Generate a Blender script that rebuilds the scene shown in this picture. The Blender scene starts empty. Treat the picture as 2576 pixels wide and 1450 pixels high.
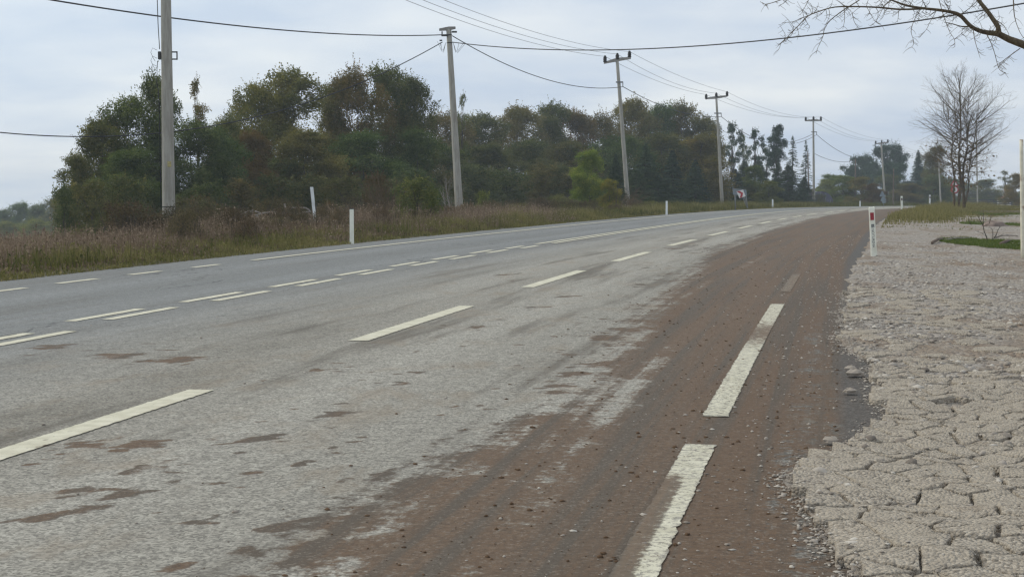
import bpy, math, random
import numpy as np
from mathutils import Vector, Matrix

random.seed(11)
rng = np.random.default_rng(11)
SC = bpy.context.scene
COL = SC.collection
R = math.radians

# ------------------------------------------------------------------ camera, sky, sun, exposure
FPX, CX, CY, HC, VH = 3900., 1288., 725., 1.15, 512.      # focal length and frame of the survey grid (2576 wide)
PIT = math.atan((CY - VH) / FPX)
cP, sP = math.cos(PIT), math.sin(PIT)
cam = bpy.data.cameras.new('camera')
cam.lens = 36 * FPX / 2576.
cam.sensor_width = 36
cam.clip_start = .1
cam.clip_end = 4000
cam_o = bpy.data.objects.new('camera', cam)
cam_o.location = (0, 0, HC)
cam_o.rotation_euler = (R(90) - PIT, 0, 0)
COL.objects.link(cam_o)
SC.camera = cam_o

SUN_AZ, SUN_EL = R(-70), R(44)          # azimuth measured from the view axis, left is negative
sdir = Vector((math.sin(SUN_AZ) * math.cos(SUN_EL), math.cos(SUN_AZ) * math.cos(SUN_EL), math.sin(SUN_EL)))
W = bpy.data.worlds.new('World')
SC.world = W
W.use_nodes = True
wt = W.node_tree
wt.nodes.clear()


def wn(t, **k):
    n = wt.nodes.new(t)
    for a, b in k.items():
        setattr(n, a, b)
    return n


sky = wn('ShaderNodeTexSky', sky_type='NISHITA', sun_disc=False, sun_elevation=SUN_EL, sun_rotation=SUN_AZ, dust_density=2.0)
tc = wn('ShaderNodeTexCoord')
sp = wn('ShaderNodeSeparateXYZ')
wt.links.new(tc.outputs['Generated'], sp.inputs[0])


def wmath(op, a, b=None):
    n = wn('ShaderNodeMath', operation=op)
    for i, v in enumerate((a, b)):
        if v is None:
            continue
        if isinstance(v, (int, float)):
            n.inputs[i].default_value = v
        else:
            wt.links.new(v, n.inputs[i])
    return n.outputs[0]


zc = wmath('ADD', wmath('MAXIMUM', sp.outputs[2], 0.0), .16)
cb = wn('ShaderNodeCombineXYZ')
wt.links.new(wmath('DIVIDE', sp.outputs[0], zc), cb.inputs[0])
wt.links.new(wmath('DIVIDE', sp.outputs[1], zc), cb.inputs[1])
no = wn('ShaderNodeTexNoise')
no.inputs['Scale'].default_value = 1.3
no.inputs['Detail'].default_value = 5
no.inputs['Roughness'].default_value = .5
wt.links.new(cb.outputs[0], no.inputs['Vector'])
cr = wn('ShaderNodeValToRGB')
cr.color_ramp.elements[0].position = .36
cr.color_ramp.elements[0].color = (6.1, 7.1, 8.6, 1)
cr.color_ramp.elements[1].position = .66
cr.color_ramp.elements[1].color = (9.0, 9.45, 9.8, 1)
wt.links.new(no.outputs[0], cr.inputs[0])
# thin overcast lit through by the low sun on the left
dt = wn('ShaderNodeVectorMath', operation='DOT_PRODUCT')
wt.links.new(tc.outputs['Generated'], dt.inputs[0])
dt.inputs[1].default_value = sdir
gl = wmath('POWER', wmath('MAXIMUM', dt.outputs['Value'], 0.0), 3.0)
gm = wn('ShaderNodeMix', data_type='RGBA', blend_type='ADD')
wt.links.new(gl, gm.inputs[0])
wt.links.new(cr.outputs[0], gm.inputs[6])
gm.inputs[7].default_value = (4.8, 5.6, 5.0, 1)
mx = wn('ShaderNodeMix', data_type='RGBA')
mx.inputs[0].default_value = .86
wt.links.new(sky.outputs[0], mx.inputs[6])
wt.links.new(gm.outputs[2], mx.inputs[7])
bg = wn('ShaderNodeBackground')
bg.inputs[1].default_value = .1
wo = wn('ShaderNodeOutputWorld')
wt.links.new(mx.outputs[2], bg.inputs[0])
wt.links.new(bg.outputs[0], wo.inputs[0])

sun = bpy.data.lights.new('sun', 'SUN')
sun.energy = 1.5
sun.angle = R(10)
sun.color = (1, .89, .74)
sun_o = bpy.data.objects.new('sun', sun)
sun_o.rotation_euler = sdir.to_track_quat('Z', 'Y').to_euler()
COL.objects.link(sun_o)
SC.view_settings.view_transform = 'Standard'
SC.view_settings.look = 'None'
SC.view_settings.gamma = 1
SC.view_settings.exposure = 0.0
SC.cycles.max_bounces = 5
SC.cycles.diffuse_bounces = 3
SC.cycles.volume_bounces = 0
SC.cycles.use_denoising = True
SC.cycles.filter_width = 1.35

# ------------------------------------------------------------------ road alignment (metres) and terrain height
KT = np.array([-100, -12, 0, 10, 20, 30, 45, 60, 80, 100, 125, 150, 180, 220, 330, 700.])
TH = np.array([.17, .1948, .2105, .2165, .2394, .2481, .2506, .2717, .3061, .3408, .3842, .4276, .4796, .549, .74, .74])
KZ = np.array([-100, -12, 0, 20, 40, 60, 80, 100, 130, 160, 200, 250, 330, 700.])
ZV = np.array([-.2, -.16, 0., .213, .381, .535, .685, .80, .88, .90, .88, .80, .5, .3])
DS = .5
SF = np.arange(-100, 620, DS)
_th = np.interp(SF, KT, TH)
_k = int(100 / DS)
RX = np.cumsum(np.sin(_th)) * DS
RX = RX - RX[_k] - 1.3506
RY = np.cumsum(np.cos(_th)) * DS
RY = RY - RY[_k] + 12.733
RZ = np.convolve(np.pad(np.interp(SF, KZ, ZV), 20, mode='edge'), np.ones(41) / 41, 'valid')
TX, TY = np.sin(_th), np.cos(_th)
D_LEFT, D_RIGHT = 7.42, -3.95           # edges of the asphalt, measured left from the lane dashes


def sd(x, y):
    x = np.atleast_1d(np.asarray(x, float))
    y = np.atleast_1d(np.asarray(y, float))
    s = np.empty(x.size)
    d = np.empty(x.size)
    for a in range(0, x.size, 20000):
        xx, yy = x.ravel()[a:a + 20000], y.ravel()[a:a + 20000]
        i = np.argmin((xx[:, None] - RX[None, ::8]) ** 2 + (yy[:, None] - RY[None, ::8]) ** 2, 1) * 8
        for _ in range(2):
            t = (xx - RX[i]) * TX[i] + (yy - RY[i]) * TY[i]
            i = np.clip(i + np.round(t / DS).astype(int), 0, len(SF) - 1)
        dx, dy = xx - RX[i], yy - RY[i]
        s[a:a + 20000] = SF[i] + dx * TX[i] + dy * TY[i]
        d[a:a + 20000] = -dx * TY[i] + dy * TX[i]
    return s.reshape(x.shape), d.reshape(x.shape)


def smooth(t):
    t = np.clip(t, 0, 1)
    return t * t * (3 - 2 * t)


def pos(s, d):
    s = np.asarray(s, float)
    d = np.asarray(d, float)
    th = np.interp(s, SF, _th)
    return np.interp(s, SF, RX) - np.cos(th) * d, np.interp(s, SF, RY) + np.sin(th) * d


def rz(s):
    return np.interp(s, SF, RZ)


def relief(s, d, x, y):
    """terrain height for road coordinates"""
    z = rz(s)
    z = z - 8.5 * smooth((-x - 7.2) / 48) * smooth((y - 20) / 12)
    z = z + .14 * smooth((d - 8) / 5) * smooth((s - 55) / 40)          # low bank on the far left verge
    off = smooth((np.abs(d - 1.7) - 6.5) / 6)
    z = z + off * .05 * (np.sin(x * .7 + 1.3 * np.sin(y * .43)) + np.sin(y * .9 + x * .31))
    return z


def G(x, y):
    s, d = sd(x, y)
    return relief(s, d, np.atleast_1d(x), np.atleast_1d(y))


def g1(x, y):
    return float(G(x, y)[0])


def at(u, v, Y):
    a, b = (u - CX) / FPX, (CY - v) / FPX
    ry, rzz = cP + b * sP, -sP + b * cP
    t = Y / ry
    return Vector((a * t, Y, HC + rzz * t))


def hit(u, v):
    Y = 3.
    while Y < 500:
        p = at(u, v, Y)
        if p.z < g1(p.x, p.y):
            a, b = Y / 1.02, Y
            for _ in range(16):
                m = (a + b) / 2
                p = at(u, v, m)
                if p.z < g1(p.x, p.y):
                    b = m
                else:
                    a = m
            return at(u, v, b)
        Y *= 1.02
    return at(u, v, 150)


def hsd(u, v):
    p = hit(u, v)
    s, d = sd(p.x, p.y)
    return float(s[0]), float(d[0])


def ground_at(u, Y):
    x = (u - CX) / FPX * Y * 1.0014
    return Vector((x, Y, g1(x, Y)))


# ------------------------------------------------------------------ mesh helpers
def np_mesh(name, V, F, smooth_shade=False, attrs=None, uv=None):
    """F: (M,3) or (M,4) int array or a list of such arrays"""
    V = np.asarray(V, np.float32)
    Fs = F if isinstance(F, list) else [F]
    Fs = [np.asarray(f, np.int32) for f in Fs if len(f)]
    me = bpy.data.meshes.new(name)
    me.vertices.add(len(V))
    me.vertices.foreach_set('co', V.ravel())
    loops = np.concatenate([f.ravel() for f in Fs])
    tot = np.concatenate([np.full(len(f), f.shape[1], np.int32) for f in Fs])
    st = np.concatenate([[0], np.cumsum(tot)[:-1]]).astype(np.int32)
    me.loops.add(len(loops))
    me.loops.foreach_set('vertex_index', loops)
    me.polygons.add(len(tot))
    me.polygons.foreach_set('loop_start', st)
    me.polygons.foreach_set('loop_total', tot)
    me.update(calc_edges=True)
    if smooth_shade:
        me.polygons.foreach_set('use_smooth', np.ones(len(tot), bool))
    for k, a in (attrs or {}).items():
        at_ = me.attributes.new(k, 'FLOAT', 'POINT')
        at_.data.foreach_set('value', np.asarray(a, np.float32))
    if uv is not None:
        l = me.uv_layers.new(name='road')
        l.data.foreach_set('uv', np.asarray(uv, np.float32)[loops].ravel())
    me.validate()
    return me


class MB:
    """collects shapes of ONE part"""
    def __init__(s):
        s.V, s.F, s.n, s.T = [], [], 0, []

    def add(s, V, F, tint=0.):
        s.V.append(np.asarray(V, float))
        s.F += [[i + s.n for i in f] for f in F]
        s.n += len(V)
        s.T += [tint] * len(V)

    def tube(s, pts, rad, k=8, cap=True, tint=0.):
        P = [Vector(p) for p in pts]
        if isinstance(rad, (int, float)):
            rad = [rad] * len(P)
        V, F = [], []
        up = Vector((0, 0, 1))
        for i, p in enumerate(P):
            t = (P[min(i + 1, len(P) - 1)] - P[max(i - 1, 0)])
            t = t.normalized() if t.length > 1e-9 else Vector((0, 0, 1))
            a = t.cross(up)
            if a.length < .05:
                a = t.cross(Vector((1, 0, 0)))
            a.normalize()
            b = t.cross(a)
            for j in range(k):
                q = 2 * math.pi * j / k
                V.append(p + (a * math.cos(q) + b * math.sin(q)) * rad[i])
        for i in range(len(P) - 1):
            for j in range(k):
                F.append([i * k + j, i * k + (j + 1) % k, (i + 1) * k + (j + 1) % k, (i + 1) * k + j])
        if cap:
            F.append(list(range(k))[::-1])
            F.append([(len(P) - 1) * k + j for j in range(k)])
        s.add(V, F, tint)
        return s

    def box(s, c, sz, M=None, bev=0.):
        x, y, z = [v / 2 for v in sz]
        c = Vector(c)
        if bev > 0:
            V = []
            for zz, ins in ((-z, bev), (-z + bev, 0), (z - bev, 0), (z, bev)):
                for sx, sy in ((-1, -1), (1, -1), (1, 1), (-1, 1)):
                    V.append(Vector((sx * (x - ins), sy * (y - ins), zz)))
            F = [[3, 2, 1, 0], [12, 13, 14, 15]]
            for r_ in range(3):
                for j in range(4):
                    F.append([r_ * 4 + j, r_ * 4 + (j + 1) % 4, r_ * 4 + 4 + (j + 1) % 4, r_ * 4 + 4 + j])
        else:
            V = [Vector((a, b, d)) for d in (-z, z) for a, b in ((-x, -y), (x, -y), (x, y), (-x, y))]
            F = [[3, 2, 1, 0], [4, 5, 6, 7]] + [[j, (j + 1) % 4, 4 + (j + 1) % 4, 4 + j] for j in range(4)]
        if M:
            V = [M @ v for v in V]
        s.add([v + c for v in V], F)
        return s

    def plate(s, pts, n, th):
        """flat polygon given as 3d points, extruded by th along n"""
        n = Vector(n).normalized()
        k = len(pts)
        V = [Vector(p) for p in pts] + [Vector(p) + n * th for p in pts]
        F = [list(range(k))[::-1], [k + i for i in range(k)]] + [[i, (i + 1) % k, k + (i + 1) % k, k + i] for i in range(k)]
        s.add(V, F)
        return s

    def mesh(s, name, smooth_shade=False):
        me = bpy.data.meshes.new(name)
        V = np.concatenate(s.V) if s.V else np.zeros((0, 3))
        me.from_pydata([tuple(v) for v in V], [], s.F)
        a = me.attributes.new('tint', 'FLOAT', 'POINT')
        a.data.foreach_set('value', np.asarray(s.T, np.float32))
        if smooth_shade:
            me.polygons.foreach_set('use_smooth', np.ones(len(me.polygons), bool))
        me.update()
        return me

    def build(s, name, mat, parent=None, smooth_shade=False):
        return link(name, s.mesh(name, smooth_shade), mat, parent)


def link(name, me, mat=None, parent=None, loc=None):
    o = bpy.data.objects.new(name, me)
    if mat and me and not me.materials:
        me.materials.append(mat)
    if parent:
        o.parent = parent
    if loc is not None:
        o.location = loc
    COL.objects.link(o)
    return o


def tag(o, label=None, cat=None, group=None, kind=None):
    for k, v in (('label', label), ('category', cat), ('group', group), ('kind', kind)):
        if v:
            o[k] = v
    return o


def thing(name, label, cat, loc, group=None, rz_=0.):
    o = bpy.data.objects.new(name, None)
    o.empty_display_size = .3
    COL.objects.link(o)
    o.location = loc
    o.rotation_euler = (0, 0, rz_)
    return tag(o, label, cat, group)


def copy_tree(o, parent=None):
    c = o.copy()
    COL.objects.link(c)
    c.parent = parent
    for ch in list(o.children):
        copy_tree(ch, c)
    return c


# ------------------------------------------------------------------ material helpers
class NT:
    def __init__(s, name):
        s.m = bpy.data.materials.new(name)
        s.m.use_nodes = True
        s.t = s.m.node_tree
        s.t.nodes.clear()
        s.out = s.t.nodes.new('ShaderNodeOutputMaterial')

    def n(s, t, ins=None, **k):
        n = s.t.nodes.new(t)
        for a, b in k.items():
            setattr(n, a, b)
        for a, b in (ins or {}).items():
            s.put(n.inputs[a], b)
        return n

    def put(s, sock, v):
        if isinstance(v, bpy.types.NodeSocket):
            s.t.links.new(v, sock)
        elif isinstance(v, tuple) and len(v) == 3 and sock.type == 'RGBA':
            sock.default_value = (*v, 1)
        else:
            sock.default_value = v

    def math(s, op, a, b=0., c=None, clamp=False):
        n = s.n('ShaderNodeMath', operation=op, use_clamp=clamp)
        s.put(n.inputs[0], a)
        s.put(n.inputs[1], b)
        if c is not None:
            s.put(n.inputs[2], c)
        return n.outputs[0]

    def mix(s, f, a, b, blend='MIX'):
        n = s.n('ShaderNodeMix', data_type='RGBA', blend_type=blend)
        s.put(n.inputs[0], f)
        s.put(n.inputs[6], a)
        s.put(n.inputs[7], b)
        return n.outputs[2]

    def noise(s, vec, scale, detail=2., rough=.5, dist=0.):
        n = s.n('ShaderNodeTexNoise', {'Scale': scale, 'Detail': detail, 'Roughness': rough, 'Distortion': dist})
        s.put(n.inputs['Vector'], vec)
        return n.outputs[0]

    def step(s, v, lo, hi, a=0., b=1.):
        n = s.n('ShaderNodeMapRange', {'From Min': lo, 'From Max': hi, 'To Min': a, 'To Max': b}, interpolation_type='SMOOTHSTEP')
        s.put(n.inputs[0], v)
        return n.outputs[0]

    def scale(s, vec, sc):
        n = s.n('ShaderNodeVectorMath', operation='MULTIPLY')
        s.put(n.inputs[0], vec)
        n.inputs[1].default_value = sc
        return n.outputs[0]

    def attr(s, name):
        return s.n('ShaderNodeAttribute', attribute_name=name).outputs['Fac']

    def pos(s):
        return s.n('ShaderNodeNewGeometry').outputs['Position']

    def obj(s):
        return s.n('ShaderNodeTexCoord').outputs['Object']

    def bump(s, h, dist=.01, strength=1.):
        return s.n('ShaderNodeBump', {'Height': h, 'Distance': dist, 'Strength': strength}).outputs[0]

    def bsdf(s, col, rough=.85, normal=None, spec=.3, metal=0.):
        b = s.n('ShaderNodeBsdfPrincipled')
        s.put(b.inputs['Base Color'], col)
        s.put(b.inputs['Roughness'], rough)
        s.put(b.inputs['Specular IOR Level'], spec)
        s.put(b.inputs['Metallic'], metal)
        if normal is not None:
            s.put(b.inputs['Normal'], normal)
        s.t.links.new(b.outputs[0], s.out.inputs[0])
        return s.m


def simple(name, col, rough=.7, var=.15, sc=6., spec=.3, metal=0., dirt=None):
    t = NT(name)
    p = t.pos()
    n1 = t.noise(p, sc, 5, .6)
    c = t.mix(t.step(n1, .3, .7), tuple(v * (1 - var) for v in col), tuple(min(1, v * (1 + var)) for v in col))
    if dirt:
        c = t.mix(t.step(t.noise(p, sc * .45, 6, .7), .52, .72), c, dirt)
    return t.bsdf(c, rough, t.bump(n1, .004, .5), spec, metal)


MUD_COL = (.120, .073, .041)


def asphalt_nodes(t):
    p = t.scale(t.pos(), (1, 1, 0))
    uv = t.n('ShaderNodeUVMap', uv_map='road').outputs[0]
    dust, mud = t.attr('dust'), t.attr('mud')
    chips = t.n('ShaderNodeTexVoronoi', {'Scale': 78.}, feature='F1')
    t.put(chips.inputs['Vector'], p)
    chip = chips.outputs['Color']
    chipv = t.n('ShaderNodeSeparateColor', {0: chip}).outputs[0]
    fine = t.noise(p, 120., 3, .6)
    mid = t.noise(p, 9., 5, .65)
    g = t.math('ADD', t.math('MULTIPLY', chipv, .55), t.math('MULTIPLY', fine, .6))
    blue = t.mix(t.step(g, .15, .95), (.122, .128, .131), (.242, .249, .252))
    warm = t.mix(t.step(g, .12, .98), (.124, .116, .102), (.425, .404, .358))
    c = t.mix(dust, blue, warm)
    dd = t.n('ShaderNodeSeparateXYZ', {0: uv}).outputs[1]
    c = t.mix(t.step(t.math('ADD', dd, t.math('MULTIPLY', t.noise(uv, 1.5, 4, .6), .3)), -3.42, -3.15, .85, 0.), c, t.mix(t.step(g, .35, .95), (.060, .058, .054), (.235, .225, .205)))   # unworn dark seal of the edge strip
    c = t.mix(1., c, t.mix(t.step(mid, .25, .75), (.84, .83, .81), (1.12, 1.12, 1.1)), 'MULTIPLY')
    # wheel paths and streaks that run with the traffic: rubber, dust and dried splashes
    st1 = t.noise(t.scale(uv, (.13, 1.7, 1)), 1., 6, .62)
    st3 = t.noise(t.scale(uv, (.07, 6., 1)), 1., 4, .6)
    st2 = t.noise(t.scale(uv, (.6, 1.3, 1)), 1.5, 7, .7, .5)
    c = t.mix(t.math('MULTIPLY', t.step(st3, .50, .70), .2), c, (.13, .118, .10))
    c = t.mix(t.math('MULTIPLY', t.step(st1, .50, .66), t.math('ADD', .25, t.math('MULTIPLY', dust, .5))), c, (.105, .090, .070))
    c = t.mix(t.math('MULTIPLY', t.step(st2, .50, .68), t.math('MULTIPLY', dust, .45)), c, (.235, .185, .13))
    c = t.mix(1., c, t.mix(t.attr('path'), (.52, .50, .46), (1.06, 1.06, 1.05)), 'MULTIPLY')
    # hairline cracks in the older seal
    ck = t.math('ABSOLUTE', t.math('SUBTRACT', t.noise(t.scale(uv, (.10, .55, 1)), 1.3, 5, .62), .5))
    cm = t.step(t.noise(t.scale(uv, (.09, .3, 1)), 1.7, 2, .5), .50, .58)
    c = t.mix(t.math('MULTIPLY', t.step(ck, .0, .007, 1., 0.), t.math('MULTIPLY', cm, t.math('SUBTRACT', .8, t.math('MULTIPLY', dust, .8)))), c, (.035, .035, .035))
    # dried mud carried off the yard
    n1 = t.noise(uv, 2.1, 8, .72, .4)
    n3 = t.noise(t.scale(uv, (.10, 5.5, 1)), 1., 5, .65, .15)
    n2 = t.noise(p, 16., 5, .7)
    mf = t.math('ADD', mud, t.math('ADD', t.math('MULTIPLY', t.math('SUBTRACT', n1, .5), 1.7), t.math('ADD', t.math('MULTIPLY', t.math('SUBTRACT', n2, .5), 1.2), t.math('MULTIPLY', t.math('SUBTRACT', n3, .5), 1.4))))
    ms = t.step(mf, .34, .70)
    mc = t.mix(t.step(t.noise(p, 22., 6, .75), .3, .7), tuple(v * .72 for v in MUD_COL), tuple(v * 1.22 for v in MUD_COL))
    mc = t.mix(t.step(n3, .44, .62), mc, t.mix(fine, tuple(v * .8 for v in mc_base), tuple(v * 1.3 for v in mc_base)))
    mc = t.mix(t.math('MULTIPLY', t.step(g, .72, .98), .55), mc, (.30, .26, .21))
    mc = t.mix(t.math('MULTIPLY', t.step(t.noise(p, 60., 3, .6), .57, .70), .7), mc, (.040, .030, .023))
    return p, c, ms, mc, g, n1


mc_base = (.080, .060, .042)


def make_asphalt():
    t = NT('asphalt_worn')
    p, c, ms, mc, g, n1 = asphalt_nodes(t)
    col = t.mix(t.math('MULTIPLY', ms, .93), c, mc)
    h = t.math('ADD', t.math('MULTIPLY', g, t.math('SUBTRACT', 1., t.math('MULTIPLY', ms, .45))), t.math('MULTIPLY', t.noise(p, 38., 5, .75), t.math('MULTIPLY', ms, 1.6)))
    fr = t.step(t.n('ShaderNodeSeparateXYZ', {0: t.n('ShaderNodeUVMap', uv_map='road').outputs[0]}).outputs[1], -4.02, -3.9, 1., 0.)
    col = t.mix(t.math('MULTIPLY', fr, .75), col, t.mix(t.step(g, .3, .9), (.045, .044, .042), (.12, .115, .105)))   # bare binder course past the seal's edge
    return t.bsdf(col, .8, t.bump(h, .007, .8), .25)


def make_paint():
    t = NT('road_paint')
    p, c, ms, mc, g, n1 = asphalt_nodes(t)
    wear = t.attr('wear')
    pc = t.mix(t.step(t.noise(p, 7., 4, .6), .3, .7), (.47, .44, .33), (.60, .57, .45))
    w = t.math('ADD', wear, t.math('ADD', t.math('MULTIPLY', t.math('SUBTRACT', t.noise(p, 24., 7, .78), .5), 2.3), t.math('MULTIPLY', t.math('SUBTRACT', g, .5), .5)))
    col = t.mix(t.step(w, .52, .74), pc, c)
    col = t.mix(t.math('MULTIPLY', t.step(t.math('ADD', t.attr('mud'), t.math('MULTIPLY', t.math('SUBTRACT', t.noise(p, 16., 7, .78), .5), 1.7)), .42, .70), .92), col, mc)
    return t.bsdf(col, .75, t.bump(g, .004, .6), .25)


def make_lot():
    t = NT('gravel_yard')
    p = t.pos()
    v = t.n('ShaderNodeTexVoronoi', {'Scale': 26., 'Randomness': 1.}, feature='F1')
    t.put(v.inputs['Vector'], p)
    sv = t.n('ShaderNodeSeparateColor', {0: v.outputs['Color']})
    n1 = t.noise(p, 1.1, 6, .65)
    n2 = t.noise(p, 40., 4, .7)
    c = t.mix(sv.outputs[0], (.17, .148, .128), (.45, .415, .37))
    c = t.mix(t.math('MULTIPLY', sv.outputs[1], .45), c, (.31, .27, .238))
    c = t.mix(t.step(n1, .42, .66), c, t.mix(n2, (.25, .21, .17), (.40, .36, .305)))
    c = t.mix(t.math('MULTIPLY', t.step(t.noise(t.scale(p, (1.6, .7, 1)), .55, 7, .7), .47, .64), .75), c, (.225, .165, .115))
    h = t.math('ADD', t.math('MULTIPLY', v.outputs['Distance'], -1.4), t.math('MULTIPLY', n2, .7))
    return t.bsdf(c, .95, t.bump(h, .03, .9), .15)


def make_slab():
    t = NT('crusted_slab')
    p = t.pos()
    v = t.n('ShaderNodeTexVoronoi', {'Scale': 75., 'Randomness': 1.}, feature='F1')
    t.put(v.inputs['Vector'], p)
    sv = t.n('ShaderNodeSeparateColor', {0: v.outputs['Color']})
    n1 = t.noise(p, 6., 6, .7)
    n2 = t.noise(p, 60., 4, .7)
    c = t.mix(sv.outputs[0], (.19, .162, .130), (.46, .408, .336))
    c = t.mix(t.step(n1, .35, .68), c, (.385, .335, .268))
    c = t.mix(t.math('MULTIPLY', t.step(t.noise(p, 3.1, 6, .7), .55, .72), .65), c, (.215, .165, .118))
    h = t.math('ADD', t.math('MULTIPLY', n1, .6), t.math('ADD', t.math('MULTIPLY', v.outputs['Distance'], -.9), t.math('MULTIPLY', n2, .5)))
    return t.bsdf(c, .95, t.bump(h, .016, .9), .15)


def make_terrain():
    t = NT('verge_soil')
    p = t.pos()
    n1 = t.noise(p, .35, 6, .65)
    n2 = t.noise(p, 5., 6, .7)
    c = t.mix(t.step(n1, .35, .65), (.075, .072, .032), (.115, .085, .058))
    c = t.mix(t.step(n2, .35, .7), c, (.135, .115, .075))
    return t.bsdf(c, .95, t.bump(n2, .08, .8), .1)


def leaf_mat(name, c0, c1, c2, trans=.3):
    """c0..c2: leaf colours spread over the leaves by their own tint value"""
    t = NT(name)
    r = t.n('ShaderNodeValToRGB')
    r.color_ramp.elements[0].color = (*c0, 1)
    r.color_ramp.elements[1].color = (*c2, 1)
    e = r.color_ramp.elements.new(.55)
    e.color = (*c1, 1)
    t.put(r.inputs[0], t.attr('tint'))
    oc = t.n('ShaderNodeObjectInfo').outputs['Color']
    c = t.mix(1., r.outputs[0], oc, 'MULTIPLY')
    a = t.n('ShaderNodeBsdfDiffuse', {'Color': c})
    b = t.n('ShaderNodeBsdfTranslucent', {'Color': c})
    m = t.n('ShaderNodeMixShader', {0: trans, 1: a.outputs[0], 2: b.outputs[0]})
    t.t.links.new(m.outputs[0], t.out.inputs[0])
    return t.m


M = {}
M['asphalt'] = make_asphalt()
M['paint'] = make_paint()
M['lot'] = make_lot()
M['slab'] = make_slab()
M['terrain'] = make_terrain()
M['stone'] = None


def make_stone():
    t = NT('loose_stone')
    r = t.n('ShaderNodeValToRGB')
    r.color_ramp.elements[0].color = (.165, .138, .112, 1)
    r.color_ramp.elements[1].color = (.57, .53, .465, 1)
    e = r.color_ramp.elements.new(.5)
    e.color = (.355, .308, .258, 1)
    t.put(r.inputs[0], t.attr('tint'))
    n = t.noise(t.pos(), 60., 4, .6)
    return t.bsdf(t.mix(t.math('MULTIPLY', n, .4), r.outputs[0], (.22, .2, .18)), .9, t.bump(n, .004, .6), .2)


M['stone'] = make_stone()
M['mud'] = simple('dried_mud', (.105, .066, .040), .95, .25, 40., .1)
M['leaf_dark'] = leaf_mat('leaves_dark_green', (.050, .066, .027), (.118, .130, .050), (.245, .228, .088), .4)
M['leaf_olive'] = leaf_mat('leaves_olive_brown', (.074, .082, .033), (.158, .152, .058), (.285, .230, .096), .4)
M['leaf_fresh'] = leaf_mat('leaves_fresh_green', (.055, .088, .022), (.125, .170, .040), (.250, .255, .070))
M['leaf_rust'] = leaf_mat('leaves_rusty', (.100, .080, .038), (.172, .125, .056), (.255, .175, .078))
M['needle'] = leaf_mat('needles_dark', (.026, .044, .027), (.056, .082, .045), (.100, .130, .062), .15)
M['needle_pine'] = leaf_mat('needles_pine', (.025, .046, .028), (.055, .088, .046), (.100, .140, .066), .15)
M['bramble'] = leaf_mat('bramble_leaves', (.060, .054, .032), (.115, .090, .056), (.215, .160, .105))
M['dry'] = leaf_mat('dry_grass', (.100, .072, .048), (.200, .148, .104), (.365, .285, .205), .35)
M['green'] = leaf_mat('green_grass', (.060, .070, .022), (.140, .138, .042), (.270, .235, .100), .35)
M['lush'] = leaf_mat('lush_grass', (.055, .088, .022), (.115, .155, .038), (.200, .215, .065), .4)
M['bark'] = simple('bark_grey_brown', (.085, .072, .058), .95, .35, 5., .1)
M['bark_pale'] = simple('bark_pale', (.125, .094, .060), .95, .35, 9., .1, dirt=(.085, .085, .04))
M['bark_limb'] = simple('bark_limb', (.115, .090, .060), .95, .35, 45., .1, dirt=(.17, .155, .09))
M['deadwood'] = simple('weathered_wood', (.265, .235, .205), .9, .25, 9., .1)
def make_pole():
    t = NT('pole_concrete')
    p = t.pos()
    n1 = t.noise(t.scale(p, (1, 1, .12)), 14., 6, .65)
    n2 = t.noise(p, 45., 4, .7)
    n3 = t.noise(t.scale(p, (1, 1, .3)), 3., 5, .6)
    c = t.mix(t.step(n1, .3, .7), (.285, .27, .235), (.40, .385, .34))
    c = t.mix(t.math('MULTIPLY', t.step(n3, .52, .68), .55), c, (.225, .205, .165))
    c = t.mix(t.math('MULTIPLY', t.step(n2, .62, .74), .4), c, (.50, .49, .46))
    return t.bsdf(c, .9, t.bump(n2, .004, .6), .2)


M['concrete'] = make_pole()
M['concrete_grey'] = simple('arm_concrete', (.27, .255, .235), .85, .2, 6., .2)
M['insul'] = simple('glazed_insulator', (.012, .010, .010), .6, .2, 4., .15)
M['steel'] = simple('galvanised_steel', (.22, .23, .235), .55, .15, 8., .5, .6)
M['dark_steel'] = simple('dark_steel', (.035, .035, .035), .6, .2, 8., .4)
M['wire'] = simple('wire_aluminium', (.20, .21, .22), .5, .1, 8., .4)
M['cable'] = simple('cable_black', (.022, .022, .024), .6, .1, 8., .3)
M['post_white'] = simple('post_plastic', (.80, .80, .70), .5, .05, 5., .35, dirt=(.66, .65, .54))
M['post_cool'] = simple('post_plastic_cool', (.78, .80, .80), .5, .05, 5., .35, dirt=(.66, .66, .6))
M['red'] = simple('red_reflector', (.30, .012, .022), .35, .12, 30., .5)
M['dark_red'] = simple('dim_reflector', (.055, .012, .014), .35, .12, 30., .5)
M['ink'] = simple('dark_ink', (.045, .06, .07), .6, .1, 20., .2)
M['white_sign'] = simple('sign_white', (.72, .70, .68), .5, .06, 12., .3)
M['red_sign'] = simple('sign_red', (.42, .045, .055), .5, .1, 12., .3)
M['sign_back'] = simple('sign_back_grey', (.20, .235, .255), .6, .12, 6., .3)
M['rust_white'] = simple('flaking_white_paint', (.66, .62, .50), .7, .08, 9., .25, dirt=(.23, .10, .045))
M['wood_pole'] = simple('old_timber', (.16, .125, .10), .9, .25, 6., .1)
M['wall_white'] = simple('white_render', (.62, .60, .58), .8, .08, 2., .2)
M['roof_red'] = simple('roof_tile', (.30, .13, .10), .8, .2, 4., .2)
M['tarp'] = simple('blue_violet_tarp', (.085, .085, .13), .7, .2, 1.5, .3)
M['glass'] = simple('dark_pane', (.03, .035, .045), .2, .1, 4., .6)
M['rock'] = simple('rock', (.21, .165, .14), .95, .3, 5., .1)

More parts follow.
